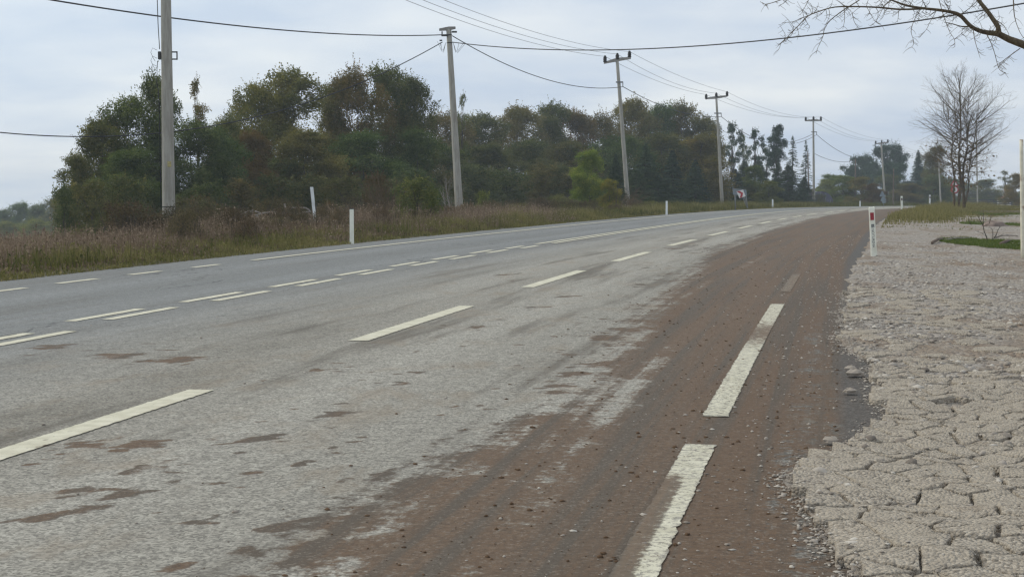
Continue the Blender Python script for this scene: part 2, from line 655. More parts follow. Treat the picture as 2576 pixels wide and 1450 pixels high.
# ------------------------------------------------------------------ terrain (one sheet to the horizon)
s_ax = np.concatenate([np.arange(-100, -20, 8), np.arange(-20, 120, 1.5), np.arange(120, 250, 5), np.arange(250, 610, 20)])
d_ax = np.concatenate([-np.geomspace(420, 41, 12), -np.arange(40, 5.2, -1.2), [-4.9, -4.5, 0, 7.2, 7.6], np.arange(8.2, 60, 1.3), np.geomspace(61, 460, 16)])
SS, DD = np.meshgrid(s_ax, d_ax, indexing='ij')
X, Y = pos(SS, DD)
Z = relief(SS, DD, X, Y)
Z = np.where((DD > -4.7) & (DD < 7.4), Z - .35, Z - .012)
n0, n1_ = SS.shape
idx = np.arange(n0 * n1_).reshape(n0, n1_)
q = np.stack([idx[:-1, :-1], idx[1:, :-1], idx[1:, 1:], idx[:-1, 1:]], -1).reshape(-1, 4)
ter = link('ground', np_mesh('ground', np.stack([X, Y, Z], -1).reshape(-1, 3), q, True), M['terrain'])
tag(ter, 'earth and dry turf ground beyond the road edges', None, None, 'structure')

# ------------------------------------------------------------------ road sheet
MUD_S = np.array([-100, -12, -7.3, -5.9, -2.8, -.6, 5.7, 10.6, 17.5, 30.7, 61.2, 85., 110, 140, 600])
MUD_D = np.array([-2.1, -2.1, -2.22, -2.12, -2.42, -2.26, -1.85, -1.75, -1.35, -1.1, -.95, -.9, -1.6, -3., -4.5])


# mud pats pressed on to the asphalt (seen at u, v; half width)
MP = [(350, 1115, 60), (215, 1118, 55), (335, 1183, 50), (190, 1230, 45), (315, 1240, 55), (120, 1303, 40), (210, 1285, 45), (870, 1320, 38), (830, 1372, 55), (700, 1328, 42), (850, 913, 26), (795, 930, 28), (657, 957, 20),
      (1195, 822, 32), (1115, 818, 20), (1388, 969, 28), (1385, 986, 18), (1010, 965, 26), (1045, 935, 18), (1275, 690, 30), (1285, 705, 16), (1080, 1225, 60), (850, 1040, 40), (840, 1222, 10), (730, 1030, 20), (645, 1103, 45), (1415, 745, 18), (1380, 772, 22), (1445, 938, 30), (1700, 625, 22), (1230, 1145, 40), (1380, 1060, 60), (1540, 912, 30), (1515, 850, 36), (1600, 830, 45), (930, 935, 14), (600, 1062, 14), (300, 895, 60), (130, 875, 60), (440, 905, 70), (1300, 870, 10), (1160, 870, 14)]
PATS = []
for u, v, hw in MP:
    p_ = hit(u, v)
    s_, d_ = sd(p_.x, p_.y)
    PATS.append((float(s_[0]), float(d_[0]), hw / FPX * p_.y * 1.25))

for _ in range(110):                                # smaller spatter, thickest beside the mud
    s_ = -8 + 34 * rng.random() ** 1.3
    d_ = float(np.interp(s_, [-12, 10.6, 30], [-2.2, -1.75, -1.1])) + abs(rng.normal(0, .8))
    PATS.append((s_, d_, rng.uniform(.025, .07) * (1 + max(0, s_) * .04)))


def mud_at(s, d):
    e = np.interp(s, MUD_S, MUD_D)
    m = np.clip(.5 + (e - d) / .8, -.25, 1.15)
    # wheel paths rubbed clean and the grey, wind-swept edge strip
    m = m - .36 * np.exp(-((d + 2.75) / .17) ** 2) * smooth((12 - s) / 14)
    m = m - .50 * np.exp(-((d + 3.85) / .24) ** 2) * smooth((12 - s) / 12)
    m = m - .30 * np.exp(-((d + 2.35) / .25) ** 2) * smooth((s - 2) / 8) * smooth((26 - s) / 8)
    for ps_, pd_, pr_ in PATS:
        r_ = np.sqrt(((d - pd_) / pr_) ** 2 + ((s - ps_) / (pr_ * 1.5)) ** 2) * (1 + .6 * vnoise(s + ps_, d * 1.4, 5. / (pr_ + .1)) + .35 * vnoise(s - ps_, d * 1.7 + 3, 11. / (pr_ + .1)))
        m = m + np.clip(1.0 - np.maximum(m, -.25), 0, 1.25) * np.exp(-(r_ / .8) ** 2)
    return m


def dust_at(s, d):
    return np.clip(1.0 - smooth((d - .2) / 3.6) * .95, 0, 1)


def vnoise(x, y, f):
    return (np.sin(x * f + 2.1 * np.sin(y * f * .73)) * np.cos(y * f * 1.1 + 1.7 * np.sin(x * f * .61)))


def path_at(s, d):
    p_ = .72 + .28 * np.clip(sum(np.exp(-((d - c_ - .12 * np.sin(s * .11 + c_)) / .36) ** 2) for c_ in (-2.4, -.75, .8, 2.2, 3.9, 5.5)), 0, 1)
    p_ = p_ - .62 * np.exp(-((d - .75 - .05 * s) / .42) ** 2) * smooth((9 - s) / 9) * (.75 + .25 * vnoise(s, d, 2.2))      # long rubber and oil smear left of the near dash
    return np.clip(p_ - .3 * np.exp(-((d - 2.0) / .22) ** 2) * smooth((12 - s) / 10) * (.6 + .4 * vnoise(s, d, 1.7)), 0, 1)


def strip(name, s_ax, d_ax, dz, mat, parent=None, wear=None, jit=0.):
    SS, DD = np.meshgrid(np.asarray(s_ax, float), np.asarray(d_ax, float), indexing='ij')
    D2 = DD.copy()
    if jit:
        D2[:, 0] += rng.normal(0, jit, len(s_ax))
        D2[:, -1] += rng.normal(0, jit, len(s_ax))
    X, Y = pos(SS, D2)
    Z = rz(SS) + dz
    a, b = SS.shape
    idx = np.arange(a * b).reshape(a, b)
    q = np.stack([idx[:-1, :-1], idx[:-1, 1:], idx[1:, 1:], idx[1:, :-1]], -1).reshape(-1, 4)[:, ::-1]
    at_ = {'mud': mud_at(SS, D2).ravel(), 'dust': dust_at(SS, D2).ravel(), 'path': path_at(SS, D2).ravel()}
    if wear is not None:
        ww = np.full((a, b), wear)
        ww[:, 0] += .16
        ww[:, -1] += .16
        ww[:2] += .1
        ww[-2:] += .1
        at_['wear'] = ww.ravel()
    return link(name, np_mesh(name, np.stack([X, Y, Z], -1).reshape(-1, 3), q, False, at_, np.stack([SS, D2], -1).reshape(-1, 2)), mat, parent)


road = strip('road', np.concatenate([np.arange(-100, -14, 2), np.arange(-14, -9, .3), np.arange(-9, 10, .07), np.arange(10, 30, .2), np.arange(30, 130, 1.), np.arange(130, 400, 4)]),
             np.concatenate([[-4.6, -4.3, -4.1], np.arange(-3.95, 1.0, .065), np.arange(1.0, 7.3, .13), [D_LEFT]]), 0., M['asphalt'], None, None, .03)
tag(road, 'worn grey asphalt road curving right, muddy along its right lane', None, None, 'structure')


def mark(s0, s1, d, w, wear=.12, dz=.005):
    dz = .005 if s1 < 30 else .009
    n = max(3, int((s1 - s0) / (.035 if s1 < 8 else .15 if s1 < 25 else .8)) + 1)
    return strip('lane_marking', np.linspace(s0, s1, n), np.concatenate([[d - w / 2, d - w * .44, d - w * .36], np.linspace(d - w * .2, d + w * .2, 3), [d + w * .36, d + w * .44, d + w / 2]]), dz, M['paint'], road, wear, .003)


# lane dashes between the two right-hand lanes
LD = [((-400, 1290), (515, 981)), ((880, 857), (1190, 770)), ((1314, 722.6), (1474, 680.6)), ((1539, 657), (1638, 634)), ((1680, 618), (1750.5, 602.6)),
      ((1783, 593), (1830.5, 582.6)), ((1854, 575), (1893, 568)), ((1908, 563), (1942, 557)), ((1954.5, 553), (1983, 549)), ((1994, 546), (2018, 542.6)), ((2031, 540.6), (2054, 537))]
for i, (a, b) in enumerate(LD):
    sa, da = hsd(*a)
    sb, db = hsd(*b)
    mark(sa, sb, (da + db) / 2 if i else db + .02, .17, .26)
for k in range(5):
    mark(sb + 3 + 7.25 * k, sb + 7.3 + 7.25 * k, 0, .19, .15)
# double centre line: paired dashes, then two solid lines
PD = [((-130, 883), (40, 838)), ((164, 808), (365, 777)), ((451, 760), (612, 735)), ((675, 722), (800, 703)), ((840, 693), (939, 679)), ((975, 670), (1059, 659)), ((1085, 653), (1154, 643)), ((1180, 637), (1241, 629)), ((1275, 625), (1315, 618.5))]
for a, b in PD:
    sa, da = hsd(*a)
    sb, db = hsd(*b)
    d = (da + db) / 2
    mark(sa, sb, d, .125, .08)
    mark(sa + .25, sb + .25, d - .27, .125, .08)
s0, d0 = hsd(1330, 614)
mark(s0, 190, 3.12, .13, .1)
mark(s0 + .6, 190, 2.86, .13, .1)
# left edge line: short dashes, then solid
for a, b in [((-80, 743), (57, 724)), ((134, 713), (255, 701)), ((314, 691), (414, 682)), ((471, 672.5), (565, 665))]:
    sa, da = hsd(*a)
    sb, db = hsd(*b)
    mark(sa, sb, (da + db) / 2, .13, .1)
mark(hsd(640, 655)[0], 200, 6.32, .14, .1)
# right edge dashes, half buried in mud
for a, b, w in [((1530, 1600), (1746, 1118), .155), ((1800, 1048), (1961, 765), .145), ((1992, 735), (2010, 690), .12)]:
    sa, _ = hsd(*a)
    sb, _ = hsd(*b)
    o = mark(sa, sb, -3.28, w, .51)
    me = o.data
    n = len(me.vertices)
    m = np.empty(n, np.float32)
    co = np.empty(n * 3, np.float32)
    me.vertices.foreach_get('co', co)
    co = co.reshape(-1, 3)
    s_, d_ = sd(co[:, 0], co[:, 1])
    if sb < -2:
        m = .10 + .75 * np.clip((d_ + 3.30) / .03, 0, 1) * smooth((-5.0 - s_) / .5)
    elif sb < 6:
        m = .12 + .62 * np.exp(-((s_ - 1.6) / 1.5) ** 2) + .25 * smooth((s_ - 2.5) / 1.5)
    else:
        m = np.full(n, .74)
    me.attributes['mud'].data.foreach_set('value', np.asarray(m, np.float32))

# ------------------------------------------------------------------ gravel yard on the right
sl = np.concatenate([np.arange(-40, -9, .6), np.arange(-9, 22, .14), np.arange(22, 62, .5)])
dl = np.concatenate([[0, .0, .05], np.arange(.12, 2.2, .12), np.arange(2.2, 6, .25), np.arange(6, 26, .7)])
SS, DL = np.meshgrid(sl, dl, indexing='ij')


def wob(s):
    return .10 * np.sin(s * 2.1) + .08 * np.sin(s * 4.7 + 1) + .05 * np.sin(s * 11.3) + .03 * np.sin(s * 23.)


EDGE_S = np.array([-40, -7.2, -6.6, -6.0, -5.4, -4.9, -4.4, -3.9, -3.2, -1.5, -.5, 1.0, 3, 8, 14, 18, 26, 40, 62])
EDGE_D = np.array([-4.0, -3.98, -3.93, -3.82, -3.78, -3.84, -4.0, -4.12, -4.22, -4.2, -4.15, -3.97, -4.0, -4.02, -4.1, -4.2, -4.2, -4.05, -4.1])
edge = np.interp(SS, EDGE_S, EDGE_D) + wob(SS) * .3
DD = edge - DL
X, Y = pos(SS, DD)


def vnoise(x, y, f):
    return (np.sin(x * f + 2.1 * np.sin(y * f * .73)) * np.cos(y * f * 1.1 + 1.7 * np.sin(x * f * .61)))


def lot_h(x, y):
    return .018 * vnoise(x, y, 2.3) + .012 * vnoise(x + 9, y - 4, 5.7) + .008 * vnoise(x - 3, y + 8, 13.)


Z = relief(SS, DD, X, Y) + .012 + .014 * smooth(DL / .15) + lot_h(X, Y) * smooth(DL / .1)
Z += rng.normal(0, .004, Z.shape) * (DL > .05)
Z -= .028 * smooth((2.35 - DL) / .2) * smooth((-1.0 - SS) / 2) * smooth((SS + 9.5) / .5) * smooth(DL / .06)
Z[:, 0] = rz(SS[:, 0]) - .02
a, b = SS.shape
idx = np.arange(a * b).reshape(a, b)
q = np.stack([idx[:-1, :-1], idx[1:, :-1], idx[1:, 1:], idx[:-1, 1:]], -1).reshape(-1, 4)
lot = link('gravel_yard', np_mesh('gravel_yard', np.stack([X, Y, Z], -1).reshape(-1, 3), q, False), M['lot'])
tag(lot, 'pale gravel yard with a cracked crust beside the road', None, None, 'structure')


def lot_z(x, y):
    return float(G(x, y)[0]) + .026 + float(lot_h(np.array(x), np.array(y)))


# crust broken into slabs: irregular cells with recessed joints
def clip_poly(P, nx, ny, c):
    out = []
    for i in range(len(P)):
        a, b = P[i], P[(i + 1) % len(P)]
        fa, fb = a[0] * nx + a[1] * ny - c, b[0] * nx + b[1] * ny - c
        if fa <= 0:
            out.append(a)
        if (fa < 0 < fb) or (fb < 0 < fa):
            t = fa / (fa - fb)
            out.append((a[0] + (b[0] - a[0]) * t, a[1] + (b[1] - a[1]) * t))
    return out


seeds = []
tries = 0
while tries < 6500:
    tries += 1
    s_ = -8.6 + 16 * rng.random() ** 1.25
    e_ = float(np.interp(s_, EDGE_S, EDGE_D) + .3 * wob(s_))
    wmax = 2.2 if s_ < -3.0 else 1.6 if s_ < -1.2 else 1.3
    dd_ = e_ - .05 - wmax * rng.random()
    x_, y_ = pos(s_, dd_)
    mind = rng.choice([.08, .12, .165, .22, .31], p=[.2, .27, .25, .16, .12])
    if all((x_ - a) ** 2 + ((y_ - b) * .85) ** 2 > max(mind, m_) ** 2 * .72 for a, b, m_ in seeds):
        seeds.append((float(x_), float(y_), mind))
xs = np.array([(a, b) for a, b, _ in seeds])
n_slab = 0
REST = []
order = np.argsort(xs[:, 1])
for i in order:
    x0, y0 = xs[i]
    s_, d_ = sd(x0, y0)
    if rng.random() < smooth((s_[0] + 3.2) / 4) * .62:
        continue
    rad = .24
    P = [(x0 + rad * math.cos(t), y0 + rad * math.sin(t)) for t in np.linspace(0, 2 * np.pi, 10, endpoint=False)]
    dd2 = np.hypot(xs[:, 0] - x0, xs[:, 1] - y0)
    gap = rng.choice([.003, .005, .008, .013])
    for j in np.argsort(dd2)[1:14]:
        nx, ny = (xs[j] - xs[i]) / dd2[j]
        P = clip_poly(P, nx, ny, nx * x0 + ny * y0 + dd2[j] / 2 - gap)
        if len(P) < 3:
            break
    th0 = float(np.interp(s_[0], SF, _th))                       # trim at the ragged edge of the asphalt
    ed_ = float(np.interp(s_[0], EDGE_S, EDGE_D) + .3 * wob(s_[0])) + rng.normal(0, .02)
    ex, ey = pos(s_[0], ed_)
    nx, ny = -math.cos(th0), math.sin(th0)
    P = clip_poly(P, nx, ny, nx * float(ex) + ny * float(ey)) if len(P) > 2 else P
    if len(P) < 3:
        continue
    P = np.array(P)
    # resample the outline and roughen it
    Q = []
    for k in range(len(P)):
        a_, b_ = P[k], P[(k + 1) % len(P)]
        m_ = max(1, int(np.hypot(*(b_ - a_)) / .035))
        for t in range(m_):
            Q.append(a_ + (b_ - a_) * t / m_)
    Q = np.array(Q)
    c_ = Q.mean(0)
    Q = c_ + (Q - c_) * (.99 + rng.normal(0, .034, (len(Q), 1)))
    k = len(Q)
    if k < 5:
        continue
    h0 = rng.uniform(.008, .012)
    tilt = rng.normal(0, .012, 2)
    rings = []
    for f, hz in ((1.0, -1.), (1.0, .55), (.975, .92), (.80, 1.0)):
        q2 = c_ + (Q - c_) * f
        gz = G(q2[:, 0], q2[:, 1]) + .026 + lot_h(q2[:, 0], q2[:, 1])
        zz = gz + (hz * h0 if hz > 0 else -.06) + ((q2 - c_) @ tilt) * (hz > 0) + (rng.normal(0, .0022, k) if hz > 0 else 0)
        rings.append(np.column_stack([q2, zz]))
    base = lot_z(c_[0], c_[1])
    V = np.concatenate(rings + [np.array([[c_[0], c_[1], base + h0 * 1.03 + rng.normal(0, .002)]])])
    V[:, :3] -= 0
    F4 = np.array([[r_ * k + j, r_ * k + (j + 1) % k, (r_ + 1) * k + (j + 1) % k, (r_ + 1) * k + j] for r_ in range(3) for j in range(k)])
    F3 = np.array([[3 * k + j, 3 * k + (j + 1) % k, 4 * k] for j in range(k)])
    if n_slab < 298:
        link('crust_slab', np_mesh('crust_slab', V, [F4, F3], False), M['slab'], lot)
    else:
        REST.append((V, F4, F3))
    n_slab += 1
if REST:
    o_ = np.cumsum([0] + [len(r_[0]) for r_ in REST])
    tag(link('crust_fragments', np_mesh('crust_fragments', np.concatenate([r_[0] for r_ in REST]), [np.concatenate([r_[1] + a_ for r_, a_ in zip(REST, o_)]), np.concatenate([r_[2] + a_ for r_, a_ in zip(REST, o_)])], False), M['slab'], lot), None, None, None, 'stuff')


# loose stones (one uncountable mass)
def stones(name, n, sampler, smin, smax, label):
    base = np.array([(1, 0, 0), (-1, 0, 0), (0, 1, 0), (0, -1, 0), (0, 0, 1), (0, 0, -.5), (.6, .6, .55), (-.6, .55, .6), (.55, -.6, .6), (-.6, -.6, .5)], float)
    tri = np.array([(4, 6, 7), (4, 7, 9), (4, 9, 8), (4, 8, 6), (6, 0, 2), (6, 2, 7), (7, 2, 1), (7, 1, 9), (9, 1, 3), (9, 3, 8), (8, 3, 0), (8, 0, 6)])
    x, y, z = sampler(n)
    n = len(x)
    sz = smin * (smax / smin) ** (rng.random(n) ** 2.2)
    a = rng.random(n) * 6.283
    B = base[None] * (1 + rng.normal(0, .16, (n, len(base), 3)))
    B = B * np.stack([rng.uniform(.8, 1.5, n), rng.uniform(.6, 1.1, n), rng.uniform(.35, .75, n)], -1)[:, None]
    xx = B[..., 0] * np.cos(a)[:, None] - B[..., 1] * np.sin(a)[:, None]
    yy = B[..., 0] * np.sin(a)[:, None] + B[..., 1] * np.cos(a)[:, None]
    V = np.stack([x[:, None] + xx * sz[:, None], y[:, None] + yy * sz[:, None], z[:, None] + B[..., 2] * sz[:, None]], -1)
    Fq = (np.arange(n)[:, None, None] * len(base) + tri[None]).reshape(-1, 3)
    o = link(name, np_mesh(name, V.reshape(-1, 3), Fq, False, {'tint': np.repeat(rng.random(n), len(base))}), M['stone'])
    return tag(o, label, None, None, 'stuff')


def lot_sampler(n):
    s = -9 + 55 * rng.random(n) ** 1.7
    e = np.interp(s, EDGE_S, EDGE_D)
    d = e - .02 - (1.2 + (s + 9) * .17) * rng.random(n) ** 1.1 * 1.25
    x, y = pos(s, d)
    keep = (rng.random(n) < np.where(s < -2.5, .25, 1.)) & (vnoise(x, y, 1.7) + vnoise(x + 3, y, .8) + rng.normal(0, .4, n) > .0)
    x, y, s, d = x[keep], y[keep], s[keep], d[keep]
    return x, y, relief(s, d, x, y) + .028 + lot_h(x, y)


stones('loose_gravel', 38000, lot_sampler, .006, .036, 'grey and pinkish loose stones strewn over the yard')


def crumb_sampler(n):
    s = -9 + 16 * rng.random(n) ** 1.3
    e = np.interp(s, EDGE_S, EDGE_D) + .3 * wob(s)
    d = np.where(rng.random(n) < .45, e + rng.normal(.0, .05, n), e - rng.random(n) * np.where(s < -1.5, 2.1, .6))
    x, y = pos(s, d)
    z = np.where(d > e, rz(s) + .002, relief(s, d, x, y) + .012 + lot_h(x, y) + rng.uniform(-.004, .026, n))
    return x, y, z


stones('crust_crumbs', 16000, crumb_sampler, .003, .014, 'crumbs of broken crust along the slabs and in their joints')


def road_sampler(n):
    s = -9 + 40 * rng.random(n) ** 1.6
    d = np.where(rng.random(n) < .8, -3.95 + np.abs(rng.normal(0, .55, n)), rng.uniform(-3.9, 3, n))
    x, y = pos(s, d)
    return x, y, rz(s) + .001


stones('road_grit', 2600, road_sampler, .004, .016, 'scattered grit on the muddy road edge')

def clod_sampler(n):
    s = -9 + 38 * rng.random(n) ** 1.5
    d = np.interp(s, MUD_S, MUD_D) + rng.normal(-.7, .6, n)
    d = np.clip(d, -3.95, 3)
    x, y = pos(s, d)
    return x, y, rz(s) + .001


o = stones('mud_clods', 2800, clod_sampler, .003, .014, 'crumbled clods of brown mud lying on the right lane')
o.data.materials.clear()
o.data.materials.append(M['mud'])

# a few larger stones one can pick out along the broken edge
for i, (u, v, sz, lab) in enumerate([(2150, 948, .055, 'square brown stone in the dark gap of the broken asphalt edge'), (2138, 992, .038, 'rounded pale stone lying in the dark gap at the road edge'), (2090, 1118, .035, 'small grey stone at the foot of the crust beside the road'),
                                     (2140, 935, .04, 'small yellowish stone next to the square brown stone')]):
    p = hit(u, v)
    k = 3
    bm = MB()
    V, F = [], []
    for a_ in range(6):
        th_ = -math.pi / 2 + math.pi * a_ / 5
        for b_ in range(9):
            ph = 2 * math.pi * b_ / 9
            r_ = sz * rng.uniform(.8, 1.15)
            V.append((math.cos(th_) * math.cos(ph) * r_ * 1.2, math.cos(th_) * math.sin(ph) * r_ * .9, max(-.2, math.sin(th_)) * r_ * .7))
    for a_ in range(5):
        for b_ in range(9):
            F.append([a_ * 9 + b_, a_ * 9 + (b_ + 1) % 9, (a_ + 1) * 9 + (b_ + 1) % 9, (a_ + 1) * 9 + b_])
    bm.add(V, F, .42)
    o = bm.build('stone', M['stone'])
    o.location = (p.x, p.y, p.z + .02)
    tag(o, lab, 'stone', 'stones at the road edge')

# ------------------------------------------------------------------ grasses (stuff)
def blades(name, x, y, z, h, w, mat, label, lean=.35, heads=0., tint=None):
    n = len(x)
    a = rng.random(n) * 6.283
    la = rng.random(n) * 6.283
    ln = np.abs(rng.normal(0, lean, n)) * h
    dx, dy = np.cos(a) * w / 2, np.sin(a) * w / 2
    ox, oy = np.cos(la) * ln, np.sin(la) * ln
    V = np.stack([np.stack([x - dx, y - dy, z], -1), np.stack([x + dx, y + dy, z], -1),
                  np.stack([x + dx * .7 + ox * .35, y + dy * .7 + oy * .35, z + h * .6], -1), np.stack([x - dx * .7 + ox * .35, y - dy * .7 + oy * .35, z + h * .6], -1),
                  np.stack([x + ox, y + oy, z + h * (1 - .25 * np.abs(ln / np.maximum(h, .01)))], -1)], 1)
    b = np.arange(n)[:, None] * 5
    t = rng.random(n) if tint is None else np.clip(tint + rng.normal(0, .18, n), 0, 1)
    Vs, Q, T, Tt = [V.reshape(-1, 3)], [b + np.array([0, 1, 2, 3])], [b + np.array([3, 2, 4])], [np.repeat(t, 5)]
    if heads > 0:                                  # seed heads and side leaves
        m = int(n * heads)
        pick = rng.integers(0, n, m)
        f = rng.uniform(.35, 1.05, m)
        c = np.stack([x[pick] + ox[pick] * f ** 1.6, y[pick] + oy[pick] * f ** 1.6, z[pick] + h[pick] * f * .95], -1)
        sz = rng.uniform(.007, .020, m)[:, None]
        u_ = rng.normal(0, 1, (m, 3))
        u_ /= np.linalg.norm(u_, axis=1)[:, None]
        v_ = rng.normal(0, 1, (m, 3))
        v_ -= (v_ * u_).sum(1)[:, None] * u_
        v_ /= np.linalg.norm(v_, axis=1)[:, None]
        H_ = np.stack([c - u_ * sz * 2, c + v_ * sz, c + u_ * sz * 2, c - v_ * sz], 1)
        Vs.append(H_.reshape(-1, 3))
        Q.append(n * 5 + np.arange(m)[:, None] * 4 + np.array([0, 1, 2, 3]))
        Tt.append(np.repeat(np.clip(t[pick] + rng.normal(0, .15, m), 0, 1), 4))
    o = link(name, np_mesh(name, np.concatenate(Vs), [np.concatenate(Q), np.concatenate(T)], False, {'tint': np.concatenate(Tt)}), mat)
    return tag(o, label, None, None, 'stuff')


def sample_sd(n, s0, s1, d0, d1, ps=1., pd=1.):
    s = s0 + (s1 - s0) * rng.random(n) ** ps
    d = d0 + (d1 - d0) * rng.random(n) ** pd
    x, y = pos(s, d)
    return s, d, x, y, relief(s, d, x, y)


# tall dry weeds on the left verge
s, d, x, y, z = sample_sd(95000, -6, 75, 8.0, 14.5, 1.15, 1.1)
c = vnoise(x, y, .55) * .5 + vnoise(x + 5, y, 1.5) * .5
ed = smooth((d - 7.9) / 1.6)
h = (.13 + .33 * ed) * (1 + .4 * c) * rng.uniform(.45, 1.2, len(x)) * (1 - .45 * smooth((s - 38) / 25))
g_ = vnoise(x, y, .23) + .7 * vnoise(x + 7, y, .8)
keep = rng.random(len(x)) < np.clip(.7 + .6 * g_, .1, 1)
s, d, x, y, z, c, h, ed, g_ = (v[keep] for v in (s, d, x, y, z, c, h, ed, g_))
h = h * (1 + .55 * np.clip(g_, -.8, 1.2)) * (.48 + .52 * smooth((s - 12) / 18)) * np.where(rng.random(len(x)) < .06, 1.35, 1.)
blades('dry_grass', x, y, z, h, rng.uniform(.006, .02, len(x)), M['dry'], 'tall dry brown weeds along the left verge', .3, 1.6, .45 + .25 * c + .15 * g_)
s, d, x, y, z = sample_sd(24000, -6, 80, 8.2, 15, 1.15, 1.1)
c = vnoise(x + 3, y, .45) + .6 * vnoise(x, y + 2, 1.3)
keep = c + rng.normal(0, .3, len(x)) > .15
x, y, z, c = x[keep], y[keep], z[keep], c[keep]
blades('weed_undergrowth', x, y, z, .34 * rng.uniform(.4, 1.2, len(x)) * (1 + .3 * c), rng.uniform(.010, .026, len(x)), M['green'], 'olive undergrowth between the dry weeds on the left verge', .4, .9, .25)
# olive and green growth at the asphalt edge
s, d, x, y, z = sample_sd(70000, -6, 130, 7.38, 9.4, 1.3, 1.3)
c = vnoise(x, y, .8) + .5 * vnoise(x, y, 2.9)
keep = c + rng.normal(0, .5, len(x)) > -.35
x, y, z, d, c, s = x[keep], y[keep], z[keep], d[keep], c[keep], s[keep]
h = (.05 + .22 * smooth((d - 7.4) / 1.1)) * (1 + .5 * c) * rng.uniform(.5, 1.3, len(x)) * (1 + .4 * smooth((s - 25) / 20))
blades('green_grass', x, y, z, h, rng.uniform(.007, .018, len(x)), M['green'], 'low olive green grass along the left edge of the asphalt', .45, .3, .62 + .25 * c)
# green tufts on the verge past the second pole
s, d, x, y, z = sample_sd(26000, 26, 110, 8.0, 13, 1.2, 1.)
c = vnoise(x, y, .9)
keep = c > .25
x, y, z, c = x[keep], y[keep], z[keep], c[keep]
blades('verge_tufts', x, y, z, (.25 + .45 * (c - .25)) * rng.uniform(.6, 1.3, len(x)), rng.uniform(.010, .024, len(x)), M['green'], 'taller green tufts on the verge below the second concrete pole', .35, .8, .55)
s, d, x, y, z = sample_sd(30000, 60, 190, 7.5, 16, 1.3, 1.2)
blades('far_verge_grass', x, y, z, .28 * rng.uniform(.4, 1.4, len(x)) * (1 + .5 * vnoise(x, y, .7)), rng.uniform(.015, .04, len(x)), M['green'], 'mixed grass on the far left verge in the bend', .4, .4, .3)
# grass on the right: clump round the far posts and tree, and low patches in the yard
s, d, x, y, z = sample_sd(60000, 36, 130, -4.25, -11, .9, 1.2)
c = vnoise(x, y, .6) * .6 + vnoise(x + 4, y, 1.7) * .5
keep = c + rng.normal(0, .35, len(x)) > -.15 + 1.3 * smooth((-d - 6.2) / 4) * smooth((78 - s) / 30) + .8 * smooth((50 - s) / 10)
s, d, x, y, z, c = s[keep], d[keep], x[keep], y[keep], z[keep], c[keep]
h = (.06 + .32 * np.exp(-((d + 5.6) / 1.5) ** 2) * smooth((s - 40) / 14)) * (1 + .6 * c) * rng.uniform(.35, 1.3, len(x))
blades('roadside_grass', x, y, z, h, rng.uniform(.012, .03, len(x)), M['green'], 'bushy green and straw coloured grass at the right road edge', .35, .8, .72 + .3 * c)
for (u0, v0, ru, rv, n, nm) in [(2530, 622, 115, 19, 26000, 'green turf patch around the dead sapling in the yard'), (2540, 567, 95, 9, 16000, 'flat green turf strip before the brown boulder'), (2500, 543, 130, 9, 14000, 'far green turf strip behind the boulder')]:
    uu = u0 + ru * rng.uniform(-1, 1, 900) + 0
    q0, q1 = hit(u0, v0 + rv), hit(u0, v0 - rv)
    Yc, Yr = (q0.y + q1.y) / 2, (q1.y - q0.y) / 2
    Xc = (u0 - CX) / FPX * Yc
    Xr = ru / FPX * Yc
    a = rng.random(n) * 6.283
    r_ = np.sqrt(rng.random(n))
    x, y = Xc + np.cos(a) * r_ * Xr, Yc + np.sin(a) * r_ * Yr
    c = vnoise(x, y, 2.) + .6 * vnoise(x, y, 5.)
    keep = c + rng.normal(0, .3, n) > -.25 + .9 * (r_ - .7)
    x, y, c = x[keep], y[keep], c[keep]
    z = G(x, y) + .03
    blades('turf_patch', x, y, z, .045 * rng.uniform(.5, 1.6, len(x)) * (1 + .4 * c), rng.uniform(.006, .016, len(x)), M['lush'], nm, .6, 0., .5)


# ------------------------------------------------------------------ foliage builders
def leaf_quads(c, nrm, size, asp=.6):
    n = len(c)
    t = rng.normal(0, 1, (n, 3))
    t -= (t * nrm).sum(1)[:, None] * nrm
    t /= np.maximum(np.linalg.norm(t, axis=1), 1e-6)[:, None]
    b = np.cross(nrm, t)
    s = size[:, None]
    bend = nrm * s * rng.uniform(-.25, .25, n)[:, None]
    return np.stack([c - t * s, c + b * s * asp + bend, c + t * s, c - b * s * asp + bend], 1).reshape(-1, 3)


